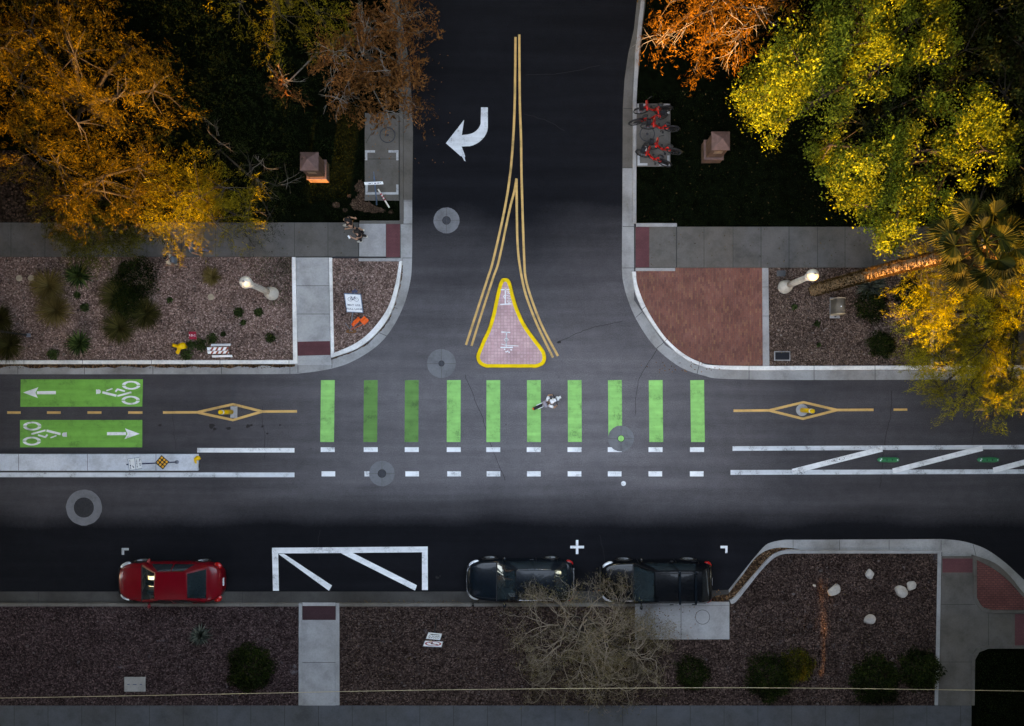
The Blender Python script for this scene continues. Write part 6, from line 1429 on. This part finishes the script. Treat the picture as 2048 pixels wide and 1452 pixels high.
bush(1738, 612, .72, .7, M['lf_bush'], "dark oval bush under the grey-green yucca", 2600); bush(1759, 690, .58, .55, M['lf_bush'], "compact dark bush alone between the oval bush and the kerb", 2200)
bush(1815, 590, .75, .8, M['lf_bush'], "dark bush half covered by the golden weeping tree", 2200)
bush(505, 1332, 1.0, .9, M['lf_bush'], "round dark bush beside the narrow walk south of the red car", 4800, .10)
bush(1383, 1342, .75, .7, M['lf_bush'], "dark bush just below the concrete slab", 2400); bush(1535, 1350, 1.0, .9, M['lf_bush'], "dark spreading bush touching the brown-tipped bush by the southern pavement", 4200, .10); bush(1590, 1328, .75, .8, M['lf_olive'], "dark bush with brownish sunlit edge beside the spreading bush", 2600); bush(1745, 1355, 1.05, 1.0, M['lf_bush'], "largest dark bush in the corner of the brown gravel, nearest the southern pavement", 5000, .10); bush(1835, 1335, .9, .9, M['lf_bush'], "dark bush leaning over the edging of the walk by the brick corner", 4000, .10)
for px, py, r, lb in ((478, 625, .25, "rounder of two weed tufts below the stone lamp post"), (518, 625, .22, "weed tuft nearest the narrow walk below the lamp post"), (487, 645, .12, "smallest weed tuft below the lamp post"), (541, 676, .24, "bright weed tuft near the red tactile strip"), (107, 709, .28, "round weed tuft against the white kerb"), (402, 690, .34, "widest weed patch between the yellow connection and the barricade"), (425, 678, .30, "weed patch above the striped barricade"), (374, 709, .30, "weed patch hanging to the kerb below the yellow connection"), (447, 668, .12, "tiny weed above the barricade's end"), (383, 690, .2, "weed right against the yellow connection"),
                      (1588, 614, .14, "faint weed between a lamp post and the brown cabinet"), (1634, 648, .14, "faint weed below the cabinet pad"), (1637, 690, .08, "tiny dark weed between the vault lid and the compact bush"), (170, 615, .2, "low dark weed between the straw clumps and the shrub mass"), (155, 590, .16, "sparse weed between the yucca and the straw clump"), (340, 600, .12, "sparse weed between the shrub mass and the lamp post")):
    bush(px, py, r, r * .55, M['lf_weed'], lb, int(700 * r + 220), .09, "weeds in the gravel beds", "weed", "weed")
# grass blades: lawns and the rough patch by the left lamp post
def blades(nm, pts, mat, ln=.07):
    c = np.array(pts); n = len(c); d = unit(RNG.normal(size=(n, 3)) * .6 + np.array([0, 0, 1.])); o = leaf_mesh(nm, c, d, RNG.normal(size=(n, 3)), RNG.uniform(.6, 1.4, n) * ln, RNG.uniform(.010, .018, n), mat, None); o['kind'] = 'stuff'; return o
pp = []
for cx, cy, sx, sy, k in ((535, 540, 22, 16, 700), (563, 560, 16, 22, 900), (572, 530, 10, 12, 500), (555, 603, 14, 6, 260)):
    for _ in range(k): q = P(min(581, RNG.normal(cx, sx)), max(516, RNG.normal(cy, sy)), ZB + .025); pp.append(list(q))
blades("rough_grass", pp, M['lf_weed'], .10)
pp = []
for x0, x1, y0, y1, k in ((560, 797, 225, 440, 9000), (0, 560, 0, 443, 7000), (1275, 1700, 180, 452, 14000), (1700, 2060, 0, 452, 6000), (1953, 2060, 1303, 1460, 4000)):
    for _ in range(k):
        x, y = RNG.uniform(x0, x1), RNG.uniform(y0, y1)
        if 728 < x < 800 and y < 403 or 1272 < x < 1343 and 205 < y < 335 or x < 1355 and x > 1270 and y > 444: continue
        if 696 < x < 768 and 358 < y < 428 and RNG.random() < .85: continue
        pp.append(list(P(x, y, .10)))
blades("lawn_grass", pp, M['lf_dark'], .08)
# fallen leaves on the pavements
pp = []
for x0, x1, y0, y1, k in ((1275, 1400, 1206, 1278, 60), (730, 798, 230, 398, 30), (1280, 1440, 722, 745, 40), (830, 900, 100, 330, 40), (1000, 1460, 1180, 1206, 120)):
    for _ in range(k): pp.append(list(P(RNG.uniform(x0, x1), RNG.uniform(y0, y1), .155 if y0 != 100 and y0 != 1180 else .02)))
c = np.array(pp); n = len(c); o = leaf_mesh("fallen_leaves", c, RNG.normal(size=(n, 3)) * np.array([1, 1, .1]), np.tile([0, 0, 1.], (n, 1)), RNG.uniform(.05, .10, n), RNG.uniform(.03, .05, n), M['lf_rust'], None); o['kind'] = 'stuff'

# loose stones and litter on the gravel beds
M['pebble'] = leaf_mat("loose_pebble", (0.035, 0.024, 0.021), (0.11, 0.08, 0.07), (0.24, 0.20, 0.18), 0.0)
M['pebble_s'] = leaf_mat("loose_dark_pebble", (0.012, 0.008, 0.008), (0.045, 0.033, 0.032), (0.13, 0.105, 0.10), 0.0)
def pebbles(nm, boxes, mat):
    vs_, fs_ = [], []
    for x0, x1, y0, y1, n in boxes:
        for _ in range(n):
            c = P(RNG.uniform(x0, x1), RNG.uniform(y0, y1), ZB); r = .022 * math.exp(RNG.normal() * .45); a_ = RNG.random() * 6.28; b = len(vs_); k = RNG.uniform(.5, .9)
            for q in range(5): t_ = a_ + q * 1.2566; rr = r * RNG.uniform(.75, 1.2); vs_.append((c.x + rr * math.cos(t_), c.y + rr * k * math.sin(t_), ZB + r * .1))
            vs_.append((c.x, c.y, ZB + r * .9)); fs_ += [(b + q, b + (q + 1) % 5, b + 5) for q in range(5)]
    me = bpy.data.meshes.new(nm); me.from_pydata(vs_, [], fs_); me.materials.append(mat); o = bpy.data.objects.new(nm, me); C.objects.link(o); o['kind'] = 'stuff'
pebbles("loose_stones", [(0, 580, 518, 717, 2600), (668, 740, 526, 640, 420), (1541, 1858, 540, 728, 1200)], M['pebble'])
pebbles("loose_stones", [(0, 594, 1216, 1408, 2200), (682, 1268, 1216, 1408, 2200), (1466, 1866, 1218, 1408, 1600), (1560, 1870, 1112, 1216, 700)], M['pebble_s'])
pp = []
for x0, x1, y0, y1, z_, k in ((0, 600, 300, 440, .11, 160), (1280, 1700, 180, 440, .11, 160), (0, 580, 518, 715, .12, 160), (1541, 1858, 540, 728, .12, 200), (0, 590, 708, 719, .12, 120), (1541, 1858, 722, 730, .12, 60), (690, 1260, 1216, 1405, .12, 260), (1480, 1865, 1150, 1405, .12, 220), (0, 580, 729, 736, .02, 200), (690, 1260, 1200, 1206, .02, 120), (0, 700, 450, 511, .13, 60), (1300, 1800, 457, 533, .13, 60), (1870, 2040, 540, 728, .13, 200)):
    for _ in range(k): pp.append(list(P(RNG.uniform(x0, x1), RNG.uniform(y0, y1), z_ + .012)))
c = np.array(pp); n = len(c); o = leaf_mesh("leaf_litter", c, RNG.normal(size=(n, 3)) * np.array([1, 1, .15]), np.tile([0, 0, 1.], (n, 1)), RNG.uniform(.04, .11, n), RNG.uniform(.02, .05, n), M['lf_litter'], None); o['kind'] = 'stuff'

# ------------------------------------------------------------------ unseen buildings added round the crossing to cut sky light and gate the sun
M['wall'] = brick_mat("added_building_brick", [(0.035, 0.022, 0.018), (0.05, 0.03, 0.024)], (0.04, 0.03, 0.028), .3, .1)
M['stucco'] = simple("added_building_stucco", (0.05, 0.042, 0.038), .9, obj=False)
M['pane'] = glass_mat("added_building_pane", (0.012, 0.015, 0.02), .05)
def building(label, x0, x1, y0, y1, h, wmat, side, z0=0.0):
    t = empty("added_shade_building", ((x0 + x1) / 2, (y0 + y1) / 2, 0), 0, label, "building"); cx, cy = (x0 + x1) / 2, (y0 + y1) / 2
    g = MB(); g.box((0, 0, (h + z0) / 2), (x1 - x0, y1 - y0, h - z0)); g.build("wall", wmat, t)
    g = MB(); g.box((0, 0, h + .15), (x1 - x0 - .01, y1 - y0 + .3, .3)); g.build("roof", M['stucco'], t)
    k = 0
    for fl in range(max(1, int(h // 3.6))):
        z = 1.9 + fl * 3.6
        if z + .8 > h: break
        if z - .8 < z0: continue
        if side in 'NS':
            n = int((x1 - x0) // 4); y = (y1 - cy if side == 'N' else y0 - cy)
            for i in range(n):
                if k >= 90: break
                x = -((n - 1) * 4) / 2 + i * 4; k += 1; s_ = 1 if side == 'N' else -1; g = MB(); g.box((x, y + s_ * .02, z), (1.5, .06, 1.6)); fr_ = g.build("window", M['stucco'], t); g = MB(); g.box((x, y + s_ * .055, z), (1.3, .02, 1.4)); g.build("pane", M['pane'], fr_)
        else:
            n = int((y1 - y0) // 4); x = (x1 - cx if side == 'E' else x0 - cx)
            for i in range(n):
                if k >= 90: break
                y = -((n - 1) * 4) / 2 + i * 4; k += 1; s_ = 1 if side == 'E' else -1; g = MB(); g.box((x + s_ * .02, y, z), (.06, 1.5, 1.6)); fr_ = g.build("window", M['stucco'], t); g = MB(); g.box((x + s_ * .055, y, z), (.02, 1.3, 1.4)); g.build("pane", M['pane'], fr_)
    return t
YS = -18.2; TA = math.tan(R(SUN_AZ)); TE = math.tan(R(SUN_EL))
def gapx(X, Y): return X - (Y - YS) * TA
# openings in the southern row that let the low sun through: (centre, half width, height)
def top_at(X, Y, z): return z + (Y - YS) * TE / math.cos(R(SUN_AZ))
HS = top_at(0, 0, 4.1); HL = top_at(-8.2, 9.5, .35)
ga = gapx(-9.0, 10) - 1.0; gb = ga + 3.1; gc = gapx(8.55, 11); gd = gapx(13.6, -8.0) - .3
parts = [(-60, -33, 0, 24, "a tower"), (-33, ga, 0, HS, "long low wing"), (ga, gb, 0, top_at(-9, 8.2, 0), "wall under the loggia"), (ga, gb, top_at(-9, 10, .9), 24, "storeys over the loggia"), (gb, -1.6, 0, 24, "narrow tower"), (-1.6, gc - 1, 0, HS, "low wing"), (gc - 1, gc + 1, 0, top_at(8.5, 11, 1.9), "stepped-down bay"),
         (gd - .9, gd + .9, 0, .9, "sill wall of the passage bridge"), (gc + 1, gd - .9, 0, HS, "short low wing"), (gd - .9, gd + .9, top_at(0, -6.4, 0), HS, "bridge over the passage"), (gd + .9, 19, 0, HS, "low wing past the passage"), (19, 60, 0, 24, "wide tower")]
for x0, x1, z0, hh, nm in parts:
    building("added light-gating brick block south of the pavement, %s" % nm, x0, x1, YS - (1.2 if "loggia" in nm or "bridge" in nm else 4), YS, hh, M['wall'], 'N', z0)  # unseen row added; its heights and openings are shaped to gate the sun
building("added sky-blocking brick hall beyond the north-west lawn", -46, -11, 25, 36, 26, M['wall'], 'S'); building("added sky-blocking brick hall beyond the north-east lawn", 9, 46, 25, 36, 26, M['wall'], 'S')  # halls added out of view to block sky light
building("added sky-blocking hall west of the crossing, north side of the road", -46, -31, 3.5, 22, 26, M['wall'], 'E'); building("added sky-blocking hall east of the crossing, north side of the road", 31, 46, 3.5, 22, 26, M['wall'], 'W')
# tall trees added outside the frame; their crowns block sky light at its edges
M['lf_tall'] = leaf_mat("added_tree_leaf", (0.008, 0.012, 0.005), (0.015, 0.02, 0.008), (0.025, 0.03, 0.012), .05)
def sky_blocking_tree(x, y, z, r, rz, tx, ty, label):
    t = empty("sky_blocking_tree", (tx, ty, 0), 0, label, "tree", "sky-blocking tall trees added round the crossing"); n = int(130 * r * r)
    u = unit(RNG.normal(size=(n, 3))); q = (.25 + .75 * RNG.random((n, 1)) ** .5) * (1 + .08 * np.sin(u[:, :1] * 7 + x) * np.cos(u[:, 1:2] * 6))
    c = u * q * np.array([r, r, rz]) + np.array([x - tx, y - ty, z]); Ls = RNG.uniform(.5, .95, n)
    leaf_mesh("crown", c, RNG.normal(size=(n, 3)), unit(RNG.normal(size=(n, 3)) * .6 + np.array([0, 0, 1.])), Ls, Ls * .62, M['lf_tall'], t)
    g = MB(); g.smooth = True; top_ = Vector((x - tx, y - ty, z)); g.tube([(0, 0, -.1), top_ * .35 + Vector((0, 0, z * .12)), top_ * .7 + Vector((0, 0, z * .1)), top_], [.45, .36, .28, .12], 10)
    for k in range(7): a_ = k * .9; e_ = top_ + Vector((math.cos(a_) * r * .7, math.sin(a_) * r * .7, (k % 3 - 1) * rz * .4)); g.tube([top_ * .75 + Vector((0, 0, z * .08)), top_.lerp(e_, .5), e_], [.16, .10, .03], 6)
    g.build("trunk", M['bark'], t)
for x, y, z, r, rz, tx, ty, lb in ((-24, 10, 14.5, 8, 4.5, -29, 11, "west"), (-23.5, -1.5, 16, 8, 4.5, -29, 3.4, "west by the road"), (-23.5, -12.5, 18.5, 8.5, 4.5, -29, -12, "south-west"), (24, 11, 14.5, 8, 4.5, 28.5, 12, "east"), (24, .5, 16, 8, 4.5, 29, 3.2, "east by the road"), (23.5, -12, 18.5, 8.5, 4.5, 28.5, -12, "south-east"),
                                   (-15, 19.5, 13.5, 7.5, 4.5, -16, 24, "north-west"), (-4.5, 19.8, 13.5, 7, 4.5, -9.5, 24, "north beside the street, west side"), (5, 19.8, 13.5, 7, 4.5, 9.5, 24, "north beside the street, east side"), (15, 19.5, 13.5, 7.5, 4.5, 17, 24, "north-east"),
                                   (-14, -14.8, 20, 7.5, 4, -14, -17.2, "south, leftmost but one"), (-3, -14.8, 20, 7.5, 4, -3, -17.2, "south centre"), (8, -14.8, 20, 7.5, 4, 8, -17.2, "south, right of centre"), (17, -15, 20, 7.5, 4, 17, -17.2, "south right"), (-27, 20, 14, 8, 5, -29, 24, "far north-west corner"), (27, 20, 14, 8, 5, 29, 24, "far north-east corner"),
                                   (-38, -2.5, 14, 9, 6, -40, 3.2, "second row west"), (-38, -13, 18, 9, 5, -40, -13, "second row south-west"), (38, -2, 14, 9, 6, 40, 3.2, "second row east"), (38, -13, 18, 9, 5, 40, -13, "second row south-east"), (-3, 32, 13, 9, 6, -10, 32, "second row north, west side of the street"), (6, 33, 13, 9, 6, 10, 33, "second row north, east side of the street")):
    sky_blocking_tree(x, y, z, r, rz, tx, ty, "sky-blocking tall tree added outside the picture, " + lb)
for x, y, tx, ty, lb in ((-18, -8, -27, -10, "west, over the lane"), (-18, 2, -27, 3.3, "west, over the cycle track"), (-18, 12, -27, 13, "west, over the amber trees"), (17.8, -8, 26.5, -10, "east, over the lane"), (17.8, 2, 26.5, 3.3, "east, over the weeping tree"), (17.8, 12, 26.5, 13, "east, over the leafy trees"),
                         (-10, 15.3, -12, 22.5, "north-west lawn"), (0, 15.3, -8, 22, "north, over the side street"), (10, 15.3, 12, 22.5, "north-east lawn"), (-10, -13.8, -10.5, -17.1, "south, over the mauve bed"), (0, -13.8, .5, -17.1, "south, over the brown bed"), (10, -13.8, 11, -17.1, "south, over the boulders")):
    sky_blocking_tree(x, y, 19, 6, 2.9, tx, ty, "umbrella-crowned sky-blocking tree added outside the picture, " + lb)  # umbrella crowns added to narrow the sky opening
for k in range(10):  # added thin slabs: louvers that pass the sun and block oblique sky light
    x = -36 + 7.4 * k - 1.5; bd = building("added sky louver slab south of the crossing, number %d of ten from the west" % (k + 1), x - .7, x + .7, -66, -23.5, 27, M['wall'], 'E'); bd['group'] = 'louver slabs added to cut sky light south of the crossing'; bd.rotation_euler = (0, 0, -R(SUN_AZ)); bd.location = (x - 21 * TA, -44.5, 0)
building("hall closing the side street's far end, added to block low sky", -9, 9, 48, 58, 22, M['wall'], 'S'); building("hall closing the road's west end, added to block low sky", -80, -66, -14, 6, 20, M['wall'], 'E'); building("hall closing the road's east end, added to block low sky", 66, 80, -14, 6, 20, M['wall'], 'W')  # end halls added to close the low sky openings

# a thin tree added behind the passage to dapple the light through it
t = empty("dapple_tree", (gd - 1.2, YS - 9, 0), 0, "thin tree added behind the passage to dapple its light, outside the picture", "tree"); n = 2300
c = RNG.normal(size=(n, 3)) * np.array([1.3, .7, 1.3]) + np.array([0, 0, 3.2]); leaf_mesh("crown", c, RNG.normal(size=(n, 3)), RNG.normal(size=(n, 3)), RNG.uniform(.15, .35, n), RNG.uniform(.08, .2, n), M['lf_tall'], t)
g = MB(); g.tube([(0, 0, -.1), (.05, 0, 1.5), (0, 0, 3.6)], [.08, .06, .03], 8); g.build("trunk", M['bark_d'], t)
